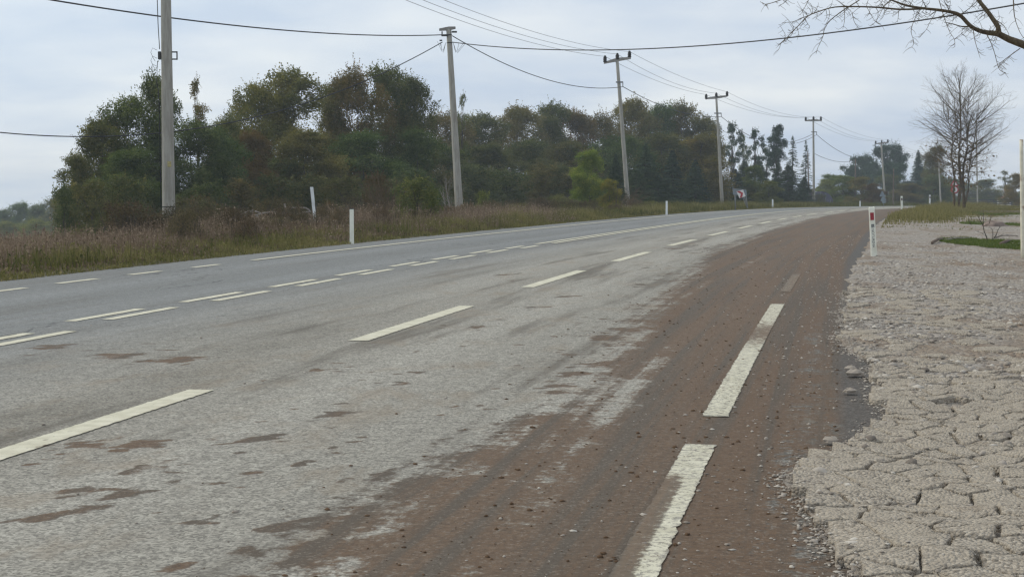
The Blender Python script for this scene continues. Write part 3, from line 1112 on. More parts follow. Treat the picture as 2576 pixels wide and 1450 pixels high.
def crown_mesh(name, h, w, base, lobes, nl, leaf, prof=(.45, 1.), lob=(.16, .30), sparse=0., flat=1.):
    """h height, w crown radius, base: where the foliage starts (fraction of h)"""
    L, MAIN = [], []

    def env(f):
        return max(.2, 1 - ((f - prof[0]) / (1.04 - prof[0])) ** 2) ** .5 * prof[1]

    nm = max(8, lobes // 2)
    for i in range(nm):
        f = (i + rng.random()) / nm
        t = base + (1 - base) * f
        a = rng.random() * 6.283
        R_ = w * rng.uniform(*lob) * (1.1 - .35 * f)
        r_ = max(0, w * env(f) - R_ * .9) * math.sqrt(rng.random())
        MAIN.append((r_ * math.cos(a), r_ * math.sin(a), min(t * h, h - R_ * .85), R_))
    for mx_, my_, mz_, mR in MAIN:
        L.append((mx_, my_, mz_, mR * .7))
        for j in range(7):
            v_ = rng.normal(0, 1, 3)
            v_ /= np.linalg.norm(v_)
            v_[2] = abs(v_[2]) if rng.random() < .6 else v_[2]
            L.append((mx_ + v_[0] * mR * .8, my_ + v_[1] * mR * .8, mz_ + v_[2] * mR * .75 * flat, mR * rng.uniform(.28, .5)))
    L = np.array(L)
    p = L[:, 3] ** 1.6
    p /= p.sum()
    li = rng.choice(len(L), nl, p=p)
    dr = rng.normal(0, 1, (nl, 3))
    dr /= np.linalg.norm(dr, axis=1)[:, None]
    dr[:, 2] = np.where((dr[:, 2] < -.4) & (rng.random(nl) < .35), -dr[:, 2] * .6, dr[:, 2])
    rad = L[li, 3] * (.5 + .55 * rng.random(nl) ** .6 + .16 * np.abs(rng.normal(0, 1, nl)))
    c = L[li, :3] + dr * rad[:, None] * np.array([1, 1, 1.05 * flat])
    ns = nl // 5                                     # sprays: short leafy twigs poking out of the billows
    sp_n = max(1, ns // 9)
    sl_ = rng.integers(0, len(L), sp_n)
    sdv = rng.normal(0, 1, (sp_n, 3)) + np.array([0, 0, .7])
    sdv /= np.linalg.norm(sdv, axis=1)[:, None]
    k_ = np.repeat(np.arange(sp_n), 9)
    off = (L[sl_, 3] * .85)[k_] + np.tile(np.linspace(0, 1, 9), sp_n) * (w * rng.uniform(.06, .24, sp_n))[k_]
    c[:len(k_)] = L[sl_, :3][k_] + sdv[k_] * off[:, None] + rng.normal(0, leaf * .5, (len(k_), 3))
    li[:len(k_)] = sl_[k_]
    L = np.array(MAIN + [tuple(x_) for x_ in L[::3]])
    lt_n = len(p)
    c[:, 2] = np.maximum(c[:, 2], .05)
    nrm = dr * .7 + rng.normal(0, .55, (nl, 3)) + np.array([0, 0, .35])
    nrm /= np.linalg.norm(nrm, axis=1)[:, None]
    V = leaf_quads(c, nrm, leaf * rng.uniform(.5, 1.15, nl))
    F = np.arange(nl * 4).reshape(-1, 4)
    lt = rng.random(lt_n)
    tint = np.clip(.58 * lt[li] + .36 * rng.random(nl) + .1 * (dr[:, 2] > .2), 0, 1)
    return np_mesh(name, V, F, False, {'tint': np.repeat(tint, 4)}), L


def trunk_mesh(name, h, r, L, nlimb=9, kink=.05):
    m = MB()
    P = [Vector((0, 0, -.2))]
    for i in range(1, 7):
        P.append(Vector((rng.normal(0, kink * h * .25), rng.normal(0, kink * h * .25), h * .88 * i / 6)))
    m.tube(P, [r * (1.25 - .2 * i) if i < 5 else r * .2 for i in range(7)], 7)
    for i in range(min(nlimb, len(L))):
        q = L[i]
        z0 = max(.1 * h, q[2] * rng.uniform(.4, .65))
        k = min(5, z0 / (h * .88) * 6)
        b0 = P[int(k)].lerp(P[int(k) + 1], k - int(k))
        e = Vector(q[:3])
        mid = b0.lerp(e, .55) + Vector((0, 0, .05 * h))
        m.tube([b0, mid, e], [r * .42, r * .26, r * .07], 5)
    return m.mesh(name, True)


def spruce_mesh(name, h, w, nb, leaf, base=.03, ragged=.25):
    C, N, S = [], [], []
    for i in range(nb):
        f = rng.random() ** .8
        z = h * (base + (1 - base) * f)
        ln = w * (1 - f) ** .85 * rng.uniform(1 - ragged, 1.05) + .12
        a = rng.random() * 6.283
        k = max(6, int(ln / leaf * 4.5))
        t = rng.random(k) ** .65
        droop = -.30 * ln * t ** 1.4 + .10 * ln * t ** 4
        side = rng.normal(0, .10, k) * ln * (.35 + t)
        C.append(np.stack([np.cos(a) * ln * t - np.sin(a) * side, np.sin(a) * ln * t + np.cos(a) * side, z + droop + rng.normal(0, .05, k)], -1))
        nn = np.stack([np.cos(a) * .5 + rng.normal(0, .4, k), np.sin(a) * .5 + rng.normal(0, .4, k), .8 + rng.normal(0, .3, k)], -1)
        N.append(nn / np.linalg.norm(nn, axis=1)[:, None])
        S.append(np.full(k, leaf) * rng.uniform(.5, 1.1, k))
    C, N, S = np.concatenate(C), np.concatenate(N), np.concatenate(S)
    C[:, 2] = np.maximum(C[:, 2], .04)
    V = leaf_quads(C, N, S, .38)
    return np_mesh(name, V, np.arange(len(V)).reshape(-1, 4), False, {'tint': np.repeat(rng.random(len(C)), 4)})


# prototypes (10 m tall, scaled when planted)
PROTO = {}


def proto(key, crown, trunk, leafm, barkm):
    PROTO[key] = (crown, trunk, leafm, barkm)


for i in range(5):
    c, L = crown_mesh('crown', 10, 3.3 + .3 * (i % 3), .04 + .03 * (i % 2), 54, 42000, .088, (.38 + .05 * (i % 3), 1.), (.32, .48))
    proto('broad%d' % i, c, trunk_mesh('trunk', 10, .17, L, 9), 'leaf_dark', 'bark')
c, L = crown_mesh('crown', 10, 2.2, .10, 36, 9000, .075, (.35, 1.), (.22, .38))
proto('sparse', c, trunk_mesh('trunk', 10, .13, L, 26), 'leaf_dark', 'bark')
c, L = crown_mesh('crown', 10, 4.2, .02, 54, 38000, .095, (.26, 1.), (.26, .40))
proto('bushy', c, trunk_mesh('trunk', 8, .14, L, 10), 'leaf_dark', 'bark')
for i in range(2):
    me = spruce_mesh('crown', 10, 2.6, 520, .115, .03, .25 + .1 * i)
    tm = MB().tube([(0, 0, -.2), (0.03, 0, 5), (0, 0, 10.1)], [.17, .1, .015], 7).mesh('trunk', True)
    proto('spruce%d' % i, me, tm, 'needle', 'bark')
me = spruce_mesh('crown', 10, 2.1, 170, .10, .12, .45)
proto('thin_spruce', me, MB().tube([(0, 0, -.2), (0.03, 0, 5), (0, 0, 10.2)], [.15, .09, .015], 7).mesh('trunk', True), 'needle', 'bark')
c, L = crown_mesh('crown', 10, 2.0, .52, 24, 15000, .09, (.35, 1.), (.40, .58), 0, .8)
proto('pine', c, trunk_mesh('trunk', 10, .15, L, 12, .02), 'needle_pine', 'bark')
c, L = crown_mesh('crown', 10, 2.4, .48, 30, 8000, .085, (.35, 1.), (.20, .32), 0, .6)
proto('ragged_pine', c, trunk_mesh('trunk', 10, .12, L, 20, .03), 'needle_pine', 'bark')
c, L = crown_mesh('crown', 10, 5.2, .35, 54, 40000, .11, (.30, 1.), (.22, .34), 0, .75)
proto('umbrella', c, trunk_mesh('trunk', 9, .24, L, 12, .02), 'needle_pine', 'bark')
USED = set()


def plant(key, u, Y, vtop, hw, label, name='broadleaf_tree', cat='tree', group=None, leafm=None, tint=(1, 1, 1), rz_=None, w0=None):
    """stand a tree at column u, distance Y, so that its top reaches row vtop; hw: half width in the same units"""
    crown, trunk, lm, bk = PROTO[key]
    b = ground_at(u, Y)
    h = at(u, vtop, Y).z - b.z
    w0 = {'broad0': 3.3, 'broad1': 3.6, 'broad2': 3.9, 'broad3': 3.3, 'broad4': 3.6, 'sparse': 2.2, 'bushy': 4.2, 'spruce0': 2.5, 'spruce1': 2.5, 'thin_spruce': 2.0, 'pine': 2.0, 'ragged_pine': 2.4, 'umbrella': 5.2}[key]
    sxy = hw * (1.75 if key[:5] == 'broad' else 1.3 if key == 'bushy' else 1.1) / FPX * Y / w0
    t = thing(name, label, cat, b, group, rng.random() * 6.283 if rz_ is None else rz_)
    tr = link('trunk', trunk, M[bk], t)
    cr_ = bpy.data.objects.new('crown', crown)
    if not crown.materials:
        crown.materials.append(M[lm])
    cr_.parent = t
    COL.objects.link(cr_)
    if leafm:
        cr_.material_slots[0].link = 'OBJECT'
        cr_.material_slots[0].material = M[leafm]
    hv_ = (rng.uniform(.92, 1.32), rng.uniform(.95, 1.2), rng.uniform(.72, 1.0)) if lm in ('leaf_dark',) else (1, 1, 1)
    cr_.color = (*[a_ * b_ for a_, b_ in zip(tint, hv_)], 1)
    t.scale = (sxy, sxy, h / 10.)
    return t


# ---- woods on the left
gl_ = 'trees of the wood on the left'
T = [
    ('bushy', 200, 66, 395, 62, 'low dark green tree at the far left end of the wood', None, (.95, 1, .9)),
    ('broad0', 262, 69, 300, 62, 'dark tree left of the tallest poplar-like top at the wood end', None, (.85, .95, .9)),
    ('broad1', 325, 70, 255, 62, 'round topped dark tree left of the nearest concrete pole', None, (.8, .9, .85)),
    ('broad3', 408, 71, 192, 50, 'tall narrow dark tree directly behind the nearest concrete pole', None, (.8, .9, .85)),
    ('bushy', 335, 65, 380, 105, 'wide low dark tree in front of the wood left of the nearest pole', None, (.85, .95, .85)),
    ('sparse', 503, 76, 202, 48, 'half bare tree with thin twiggy top right of the nearest pole', 'leaf_olive', (.9, .9, .9)),
    ('broad2', 480, 70, 310, 85, 'dark bushy tree right behind the nearest pole base', None, (.75, .85, .8)),
    ('bushy', 565, 73, 350, 75, 'dark undergrowth tree between the pole and the rusty tree', None, (.75, .85, .8)),
    ('broad1', 640, 84, 220, 62, 'olive green tree at the left shoulder of the tall clump', None, (1.1, 1.1, .9)),
    ('broad0', 735, 86, 180, 72, 'tall olive tree with double top in the middle of the wood', 'leaf_olive', (.85, .95, .8)),
    ('broad4', 645, 76, 335, 45, 'rust brown tree low in front of the tall clump', 'leaf_rust', (.7, .75, .7)),
    ('broad3', 838, 90, 212, 45, 'open crowned tree between the two tall clumps', None, (.9, .95, .85)),
    ('broad2', 905, 90, 178, 62, 'tall brown olive tree left of the second pole with a cable crossing it', 'leaf_olive', (.85, .85, .8)),
    ('broad4', 978, 92, 172, 62, 'highest dark crown of the wood left of the second pole', 'leaf_olive', (.7, .75, .7)),
    ('broad1', 1038, 93, 205, 46, 'dark right hand shoulder tree of the tallest clump', None, (.75, .85, .8)),
    ('bushy', 770, 78, 330, 110, 'broad olive tree low in the middle of the wood', 'leaf_olive', (.75, .9, .75)),
    ('bushy', 915, 83, 335, 105, 'broad dark tree low under the tallest clump', None, (.8, .9, .85)),
    ('broad0', 700, 79, 400, 60, 'small green tree above the fallen branches', None, (1.05, 1.1, .9)),
    ('bushy', 1050, 88, 330, 75, 'dark low tree beside the second concrete pole', None, (.75, .82, .8)),
    ('broad2', 590, 80, 292, 45, 'dark olive tree closing the gap left of the tall clump', None, (.95, 1, .85)),
    ('bushy', 545, 76, 335, 50, 'green tree filling the dip right of the nearest pole', None, (.9, 1, .85)),
    ('sparse', 1163, 112, 238, 26, 'thin sprig of a tree standing up right of the second pole', None, (.9, 1, .9)),
]
for key, u, Y, vt, hw, lab, lm, tn in T:
    plant(key, u, Y, vt, hw, lab, leafm=lm, tint=tn, group=gl_)
# ---- receding wood in the middle
gm_ = 'trees of the receding wood behind the second and third poles'
T = [
    ('broad2', 1125, 122, 288, 62, 'hazy tree just right of the second concrete pole', 'leaf_olive', (.75, .85, .8)),
    ('broad0', 1210, 130, 290, 60, 'hazy round tree second from the second pole', None, (1, 1, .95)),
    ('broad1', 1295, 136, 275, 62, 'hazy brownish tree midway between second and third poles', 'leaf_olive', (.75, .85, .8)),
    ('broad3', 1380, 140, 262, 52, 'hazy tree with the small peaked top between second and third poles', 'leaf_olive', (.7, .8, .78)),
    ('broad4', 1450, 143, 282, 55, 'hazy rounded tree left of the third pole, lower than its neighbours', 'leaf_olive', (.75, .82, .78)),
    ('broad2', 1520, 146, 290, 52, 'hazy tree directly left of the third pole', None, (.95, 1, .95)),
    ('broad1', 1592, 150, 258, 52, 'hazy tree with the raised top directly right of the third pole', None, (.95, 1, .95)),
    ('broad0', 1655, 153, 268, 52, 'hazy tree second right of the third pole', None, (.9, 1, .95)),
    ('broad3', 1712, 156, 262, 48, 'hazy tree with twin tips between third and fourth poles', None, (.9, 1, .95)),
    ('broad4', 1768, 154, 296, 45, 'hazy tree directly left of the fourth pole top', None, (.9, 1, .95)),
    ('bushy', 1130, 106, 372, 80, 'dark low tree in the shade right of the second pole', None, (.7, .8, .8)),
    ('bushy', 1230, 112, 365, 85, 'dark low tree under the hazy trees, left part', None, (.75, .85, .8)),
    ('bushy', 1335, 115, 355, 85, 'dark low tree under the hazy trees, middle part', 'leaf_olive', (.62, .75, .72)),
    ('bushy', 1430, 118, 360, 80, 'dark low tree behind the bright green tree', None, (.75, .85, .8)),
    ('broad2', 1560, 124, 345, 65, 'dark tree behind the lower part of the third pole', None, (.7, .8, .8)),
    ('broad0', 1765, 136, 342, 58, 'olive brown autumn tree left of the fourth pole', 'leaf_olive', (1.0, 1.0, .8)),
    ('broad4', 1660, 134, 340, 60, 'dark tree above the spruces between third and fourth poles', None, (.7, .8, .8)),
]
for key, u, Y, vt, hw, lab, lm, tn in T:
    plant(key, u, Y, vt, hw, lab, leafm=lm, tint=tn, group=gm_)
# ---- conifers and trees in the bend
T = [
    ('spruce0', 1548, 94, 388, 34, 'dark spruce hiding the foot of the third pole', 'spruce_tree', None, (.9, .95, 1)),
    ('spruce0', 1622, 112, 360, 55, 'tall spruce right of the third pole foot', 'spruce_tree', None, (1.15, 1.2, 1.1)),
    ('spruce1', 1690, 120, 378, 50, 'dark spruce midway between third and fourth poles', 'spruce_tree', None, (.9, .95, 1)),
    ('spruce0', 1748, 126, 402, 48, 'spruce left of the fourth pole', 'spruce_tree', None, (1., 1.05, 1)),
    ('spruce1', 1600, 104, 425, 55, 'low grey green spruce beside the leaning bare twigs', 'spruce_tree', None, (1.3, 1.3, 1.2)),
    ('spruce1', 1655, 112, 440, 48, 'low spruce in the front row left of the white roadside post', 'spruce_tree', None, (1., 1.05, 1.05)),
    ('spruce0', 1795, 138, 415, 45, 'spruce directly left of the fourth pole shaft', 'spruce_tree', None, (.9, .95, 1)),
    ('spruce1', 1848, 146, 425, 42, 'dark spruce behind the chevron sign', 'spruce_tree', None, (.85, .9, 1)),
    ('bushy', 1895, 150, 418, 40, 'fresh green leafy tree right of the chevron sign', 'broadleaf_tree', 'leaf_fresh', (.6, .75, .8)),
    ('bushy', 1932, 147, 455, 36, 'small yellow green bush tree behind the fourth white post', 'broadleaf_tree', 'leaf_fresh', (.8, .85, .8)),
    ('ragged_pine', 1838, 168, 308, 34, 'ragged open pine right of the fourth pole', 'pine_tree', None, (1, 1, 1)),
    ('sparse', 1868, 172, 338, 22, 'thin see-through tree between the two ragged pines', 'broadleaf_tree', None, (1, 1, 1)),
    ('ragged_pine', 1896, 172, 324, 30, 'second ragged pine standing free against the sky', 'pine_tree', None, (.9, .95, 1)),
    ('pine', 1950, 178, 314, 28, 'dense dark pine with clubbed crown against the sky', 'pine_tree', None, (.7, .8, .95)),
    ('thin_spruce', 1991, 170, 342, 30, 'spire topped spruce right of the dense dark pine', 'spruce_tree', None, (1, 1, 1)),
    ('thin_spruce', 2024, 178, 352, 24, 'slender see-through spruce left of the fifth pole', 'spruce_tree', None, (1, 1, 1)),
    ('spruce1', 1980, 152, 415, 55, 'broad dark conifer in the bend below the spire topped spruce', 'spruce_tree', None, (1, 1, 1.05)),
    ('ragged_pine', 1925, 182, 372, 26, 'small pine low between the taller pines in the bend', 'pine_tree', None, (1, 1, 1)),
    ('spruce0', 2020, 160, 445, 34, 'low dark conifer left of the fifth pole foot', 'spruce_tree', None, (.9, .95, 1)),
    ('bushy', 2075, 205, 452, 34, 'thin leaved green bush right of the fifth pole', 'broadleaf_tree', None, (1.3, 1.35, 1.1)),
    ('bushy', 2118, 190, 442, 44, 'olive hedge tree left of the umbrella pines', 'broadleaf_tree', 'leaf_olive', (.85, 1, .85)),
    ('bushy', 2165, 186, 446, 40, 'green brown hedge tree before the umbrella pines', 'broadleaf_tree', 'leaf_olive', (.8, .9, .8)),
    ('bushy', 2195, 182, 462, 30, 'rust tinted hedge tree left of the sixth pole foot', 'broadleaf_tree', 'leaf_rust', (.6, .65, .65)),
    ('umbrella', 2165, 262, 392, 48, 'left, lower dome of the umbrella pines', 'umbrella_pine', None, (.9, 1, 1)),
    ('umbrella', 2228, 250, 364, 60, 'big dark domed umbrella pine behind the sixth pole', 'umbrella_pine', None, (.75, .9, .95)),
    ('umbrella', 2250, 236, 410, 52, 'lower rounded pine in front of the big umbrella pine', 'umbrella_pine', None, (.85, .98, 1)),
    ('spruce0', 2305, 225, 378, 32, 'dark pointed conifer right of the umbrella pines', 'spruce_tree', None, (.85, .95, 1.1)),
    ('broad3', 2348, 215, 368, 26, 'narrow olive tree left of the bare tree', 'broadleaf_tree', 'leaf_olive', (.75, .85, .8)),
    ('bushy', 2285, 205, 462, 46, 'brownish bush mass right of the sixth pole foot', 'broadleaf_tree', 'leaf_olive', (.75, .85, .85)),
    ('bushy', 2345, 205, 440, 44, 'dark bush mass left of the bare tree trunks', 'broadleaf_tree', None, (.85, .95, 1)),
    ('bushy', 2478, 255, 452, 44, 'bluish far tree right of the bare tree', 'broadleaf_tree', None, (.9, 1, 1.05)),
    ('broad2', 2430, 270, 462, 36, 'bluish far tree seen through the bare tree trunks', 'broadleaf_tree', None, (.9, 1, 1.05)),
    ('bushy', 2552, 190, 438, 30, 'brown leaved tree left of the rusty white post', 'broadleaf_tree', 'leaf_olive', (.9, .8, .75)),
    ('sparse', 2525, 200, 430, 30, 'half bare brown tree near the right edge', 'broadleaf_tree', 'leaf_olive', (.8, .8, .75)),
    ('bushy', 2620, 200, 440, 50, 'brown tree at the right edge behind the rusty post', 'broadleaf_tree', 'leaf_olive', (.8, .8, .75)),
    ('spruce0', 1870, 158, 400, 40, 'full conifer filling the bend left of the dense dark pine', 'spruce_tree', None, (1, 1, 1)),
    ('spruce1', 1915, 162, 415, 38, 'full conifer below the dense dark pine', 'spruce_tree', None, (.9, .95, 1)),
    ('spruce0', 1955, 158, 405, 36, 'full conifer right below the dense dark pine', 'spruce_tree', None, (.95, 1, 1)),
    ('bushy', 2085, 215, 440, 40, 'grey green tree closing the gap right of the fifth pole', 'broadleaf_tree', None, (.9, 1, .95)),
    ('umbrella', 2140, 255, 415, 40, 'lowest left umbrella pine dome above the hedge', 'umbrella_pine', None, (.9, 1, 1)),
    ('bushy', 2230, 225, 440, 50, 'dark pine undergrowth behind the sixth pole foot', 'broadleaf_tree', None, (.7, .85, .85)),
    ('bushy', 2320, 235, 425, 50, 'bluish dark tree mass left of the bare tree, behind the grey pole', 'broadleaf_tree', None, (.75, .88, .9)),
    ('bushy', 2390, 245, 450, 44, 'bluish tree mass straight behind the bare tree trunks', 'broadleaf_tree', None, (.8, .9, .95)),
    ('bushy', 1483, 90, 380, 54, 'bright green tree between second and third poles', 'broadleaf_tree', 'leaf_fresh', (1.35, 1.3, 1.05)),
    ('bushy', 1532, 88, 452, 34, 'yellow green drooping bush at the foot of the bright green tree', 'broadleaf_tree', 'leaf_fresh', (1.35, 1.15, .9)),
]
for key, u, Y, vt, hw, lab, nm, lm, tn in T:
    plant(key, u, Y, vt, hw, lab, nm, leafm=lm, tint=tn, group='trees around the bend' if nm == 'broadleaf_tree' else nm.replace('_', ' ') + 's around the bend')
# ---- far hillside at the left edge
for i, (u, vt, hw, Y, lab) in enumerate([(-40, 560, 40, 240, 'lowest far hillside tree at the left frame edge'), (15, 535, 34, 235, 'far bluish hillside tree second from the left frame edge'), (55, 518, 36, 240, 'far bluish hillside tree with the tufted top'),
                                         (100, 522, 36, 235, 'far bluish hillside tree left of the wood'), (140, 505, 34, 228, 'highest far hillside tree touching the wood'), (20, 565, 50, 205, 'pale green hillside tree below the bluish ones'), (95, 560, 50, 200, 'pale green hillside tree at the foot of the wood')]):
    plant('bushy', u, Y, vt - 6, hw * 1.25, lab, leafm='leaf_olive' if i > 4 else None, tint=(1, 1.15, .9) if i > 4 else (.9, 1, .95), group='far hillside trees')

# ---- distant wood closing the view, one mass
nD = 46000
u_ = rng.uniform(-500, 3100, nD)
Yd = rng.uniform(300, 330, nD)
x = (u_ - CX) / FPX * Yd
topz = HC + (512 - (488 + 10 * np.sin(u_ * .021) + 6 * np.sin(u_ * .06 + 1) + 4 * np.sin(u_ * .17))) / FPX * Yd - 5 * smooth((250 - u_) / 300)
zg = G(x, Yd)
cz_ = zg + (topz - zg) * rng.random(nD) ** .7
nr = rng.normal(0, 1, (nD, 3))
nr /= np.linalg.norm(nr, axis=1)[:, None]
V = leaf_quads(np.stack([x, Yd, cz_], -1), nr, rng.uniform(.25, .65, nD))
o = link('distant_wood', np_mesh('distant_wood', V, np.arange(nD * 4).reshape(-1, 4), False, {'tint': np.repeat(rng.random(nD), 4)}), M['leaf_dark'])
tag(o, 'distant wood closing the view behind the nearer trees', None, None, 'stuff')

ORD = ['first', 'second', 'third', 'fourth', 'fifth', 'sixth', 'seventh', 'eighth', 'ninth', 'tenth', 'eleventh', 'twelfth', 'thirteenth', 'fourteenth', 'fifteenth', 'sixteenth', 'seventeenth', 'eighteenth', 'nineteenth', 'twentieth', 'twenty-first', 'twenty-second', 'twenty-third', 'twenty-fourth', 'twenty-fifth', 'twenty-sixth', 'twenty-seventh', 'twenty-eighth', 'twenty-ninth', 'thirtieth']
# ---- shrubs and brambles on the verge
c, L = crown_mesh('foliage', 2, 1.0, .02, 30, 6500, .042, (.35, 1.), (.3, .5))
bush_c = c
bush_t = trunk_mesh('stem', 1.7, .03, L, 14)
c, L = crown_mesh('foliage', 1.3, 1.5, .02, 36, 4200, .042, (.2, 1.), (.24, .38))
br_c = c
mbs = MB()
for i in range(70):
    a = rng.random() * 6.283
    r0 = rng.random() * 1.2
    p0 = Vector((r0 * math.cos(a), r0 * math.sin(a), 0))
    a2 = rng.random() * 6.283
    e = p0 + Vector((math.cos(a2) * .5, math.sin(a2) * .5, rng.uniform(.8, 1.45)))
    mbs.tube([p0, p0.lerp(e, .6) + Vector((0, 0, .15)), e], [.008, .006, .003], 3)
br_t = mbs.mesh('stem', True)


def shrub(u, Y, vtop, hw, label, mesh, stem, h0, w0, leafm, tint, name, cat, group=None):
    b = ground_at(u, Y)
    h = at(u, vtop, Y).z - b.z
    t = thing(name, label, cat, b, group, rng.random() * 6.283)
    link('stem', stem, M['bark'], t)
    o = bpy.data.objects.new('foliage', mesh)
    if not mesh.materials:
        mesh.materials.append(M[leafm])
    o.parent = t
    COL.objects.link(o)
    o.material_slots[0].link = 'OBJECT'
    o.material_slots[0].material = M[leafm]
    o.color = (*tint, 1)
    sx = hw / FPX * Y / w0
    t.scale = (sx, sx, h / h0)


# ---- understorey along the foot of the woods
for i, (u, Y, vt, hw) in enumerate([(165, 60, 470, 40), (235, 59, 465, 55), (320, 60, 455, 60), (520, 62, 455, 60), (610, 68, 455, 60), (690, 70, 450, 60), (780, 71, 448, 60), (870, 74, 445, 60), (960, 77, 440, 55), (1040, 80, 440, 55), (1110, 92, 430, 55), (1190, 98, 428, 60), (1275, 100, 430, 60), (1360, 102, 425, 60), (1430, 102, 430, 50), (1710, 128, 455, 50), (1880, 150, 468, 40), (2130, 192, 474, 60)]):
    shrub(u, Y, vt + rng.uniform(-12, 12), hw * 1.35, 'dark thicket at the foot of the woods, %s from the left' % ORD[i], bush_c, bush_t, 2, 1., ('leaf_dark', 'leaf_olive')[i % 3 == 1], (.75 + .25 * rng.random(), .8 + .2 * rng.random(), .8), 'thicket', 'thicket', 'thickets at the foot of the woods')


SH = [
    (1050, 52, 450, 82, 'dense dark green shrub left of the second pole', bush_c, bush_t, 2, 1., 'leaf_dark', (1.25, 1.3, 1.), 'shrub', 'shrub', None),
    (1085, 53.5, 478, 42, 'yellow flecked shrub leaning on the dense dark green shrub', bush_c, bush_t, 2, 1., 'leaf_fresh', (1.0, .95, .85), 'shrub', 'shrub', None),
    (950, 54, 440, 46, 'brown withered shrub behind the left white post', bush_c, bush_t, 2, 1., 'leaf_rust', (.75, .75, .75), 'shrub', 'shrub', None),
    (828, 60, 508, 26, 'dry rust coloured clump right of the bent white post', bush_c, bush_t, 2, 1., 'leaf_rust', (1., .95, .9), 'shrub', 'shrub', None),
    (1215, 72, 482, 26, 'small green sapling right of the second pole foot', bush_c, bush_t, 2, 1., 'leaf_dark', (1.5, 1.6, 1.1), 'shrub', 'shrub', None),
    (1010, 56, 535, 55, 'low brown shrub before the dense dark green shrub', br_c, br_t, 1.3, 1.5, 'bramble', (.9, .95, .8), 'shrub', 'shrub', None),
    (1340, 84, 500, 45, 'brown mound of weeds between second pole and bright green tree', br_c, br_t, 1.3, 1.5, 'bramble', (.9, .95, .8), 'shrub', 'shrub', None),
    (1410, 88, 490, 40, 'olive mound of weeds left of the bright green tree', br_c, br_t, 1.3, 1.5, 'leaf_olive', (1.1, 1.2, 1.), 'shrub', 'shrub', None),
    (1280, 82, 505, 45, 'grey brown scrub behind the green tufts right of the second pole', br_c, br_t, 1.3, 1.5, 'bramble', (.8, .9, .8), 'shrub', 'shrub', None),
    (2060, 170, 488, 22, 'dark bush in front of the blue tarp shed', br_c, br_t, 1.3, 1.5, 'leaf_dark', (.8, .8, .8), 'shrub', 'shrub', None),
]
for a in SH:
    shrub(*a)
for i, (u, Y, vt, hw) in enumerate([(900, 58, 520, 45), (1000, 50, 545, 40), (1120, 60, 520, 42), (1175, 66, 515, 40), (1240, 70, 520, 40), (1310, 74, 512, 45), (1385, 78, 505, 42), (1445, 80, 505, 38), (1590, 96, 500, 40), (1640, 98, 505, 34)]):
    shrub(u, Y, vt, hw, 'messy brown olive scrub on the verge beyond the nearest pole, %s from the left' % ORD[i], br_c, br_t, 1.3, 1.5, ('bramble', 'leaf_olive')[i % 2], (.95 + .2 * rng.random(), .95 + .2 * rng.random(), .85), 'scrub_bush', 'scrub', 'scrub on the verge')
wc = []
for i in range(26):
    s_, d_ = 18 + 48 * rng.random() ** 1.1, rng.uniform(9.2, 13.0)
    x_, y_ = pos(s_, d_)
    wc.append((float(x_ / y_), float(x_), float(y_)))
for i, (_, x_, y_) in enumerate(sorted(wc)):
    t = thing('weed_clump', 'dry brown weed clump standing in the verge grass, %s from the left' % ORD[i], 'weeds', (x_, y_, g1(x_, y_)), 'dry weed clumps on the left verge', rng.random() * 6.283)
    link('stem', br_t, M['bark'], t)
    o = bpy.data.objects.new('foliage', br_c)
    o.parent = t
    COL.objects.link(o)
    v_ = rng.uniform(.8, 1.25)
    o.color = (v_, v_ * rng.uniform(.9, 1.1), v_ * .85, 1)
    q_ = rng.uniform(.25, .5)
    t.scale = (q_, q_, rng.uniform(.38, .62))
gb = 'bramble mounds around the nearest pole'
for i, (u, Y, vt, hw, lab) in enumerate([(255, 40, 592, 52, 'bramble mound leftmost below the wood'), (310, 42, 560, 60, 'bramble mound second from the left below the wood'), (375, 42.5, 538, 62, 'bramble mound left of the nearest pole foot'), (440, 41, 522, 62, 'bramble mound hiding the nearest pole foot'),
                                         (505, 43, 520, 60, 'bramble mound right of the nearest pole foot'), (565, 45, 522, 58, 'bramble mound left of the fallen branches'), (620, 47, 540, 55, 'bramble mound under the fallen branches'), (700, 52, 545, 60, 'bramble mound behind the log'),
                                         (760, 54, 540, 55, 'bramble mound beside the bent white post'), (870, 56, 545, 55, 'bramble mound behind the straight left white post'), (190, 39, 606, 45, 'low bramble mound at the end of the wood')]):
    shrub(u, Y, vt, hw, lab, br_c, br_t, 1.3, 1.5, 'bramble', (.75 + .2 * rng.random(), .8 + .15 * rng.random(), .75), 'bramble_bush', 'bramble', gb)


belt = []
for i in range(30):
    x_, y_ = pos(12 + 36 * rng.random(), rng.uniform(12.6, 16.5))
    uu_ = 1288 + x_ / y_ * FPX
    if uu_ > 250 and not (540 < uu_ < 840 and y_ < 52):
        belt.append((float(x_ / y_), float(x_), float(y_)))
for i, (_, x_, y_) in enumerate(sorted(belt)):
    b = Vector((x_, y_, g1(x_, y_)))
    t = thing('bramble_bush', 'brown bramble mound behind the dry weeds, %s from the left' % ORD[i], 'bramble', b, 'bramble belt behind the dry weeds', rng.random() * 6.283)
    link('stem', br_t, M['bark'], t)
    o = bpy.data.objects.new('foliage', br_c)
    o.parent = t
    COL.objects.link(o)
    o.color = (.75 + .3 * rng.random(), .8 + .3 * rng.random(), .75, 1)
    q_ = rng.uniform(.6, .95)
    t.scale = (q_ * 1.05, q_ * 1.05, rng.uniform(.5, .8))

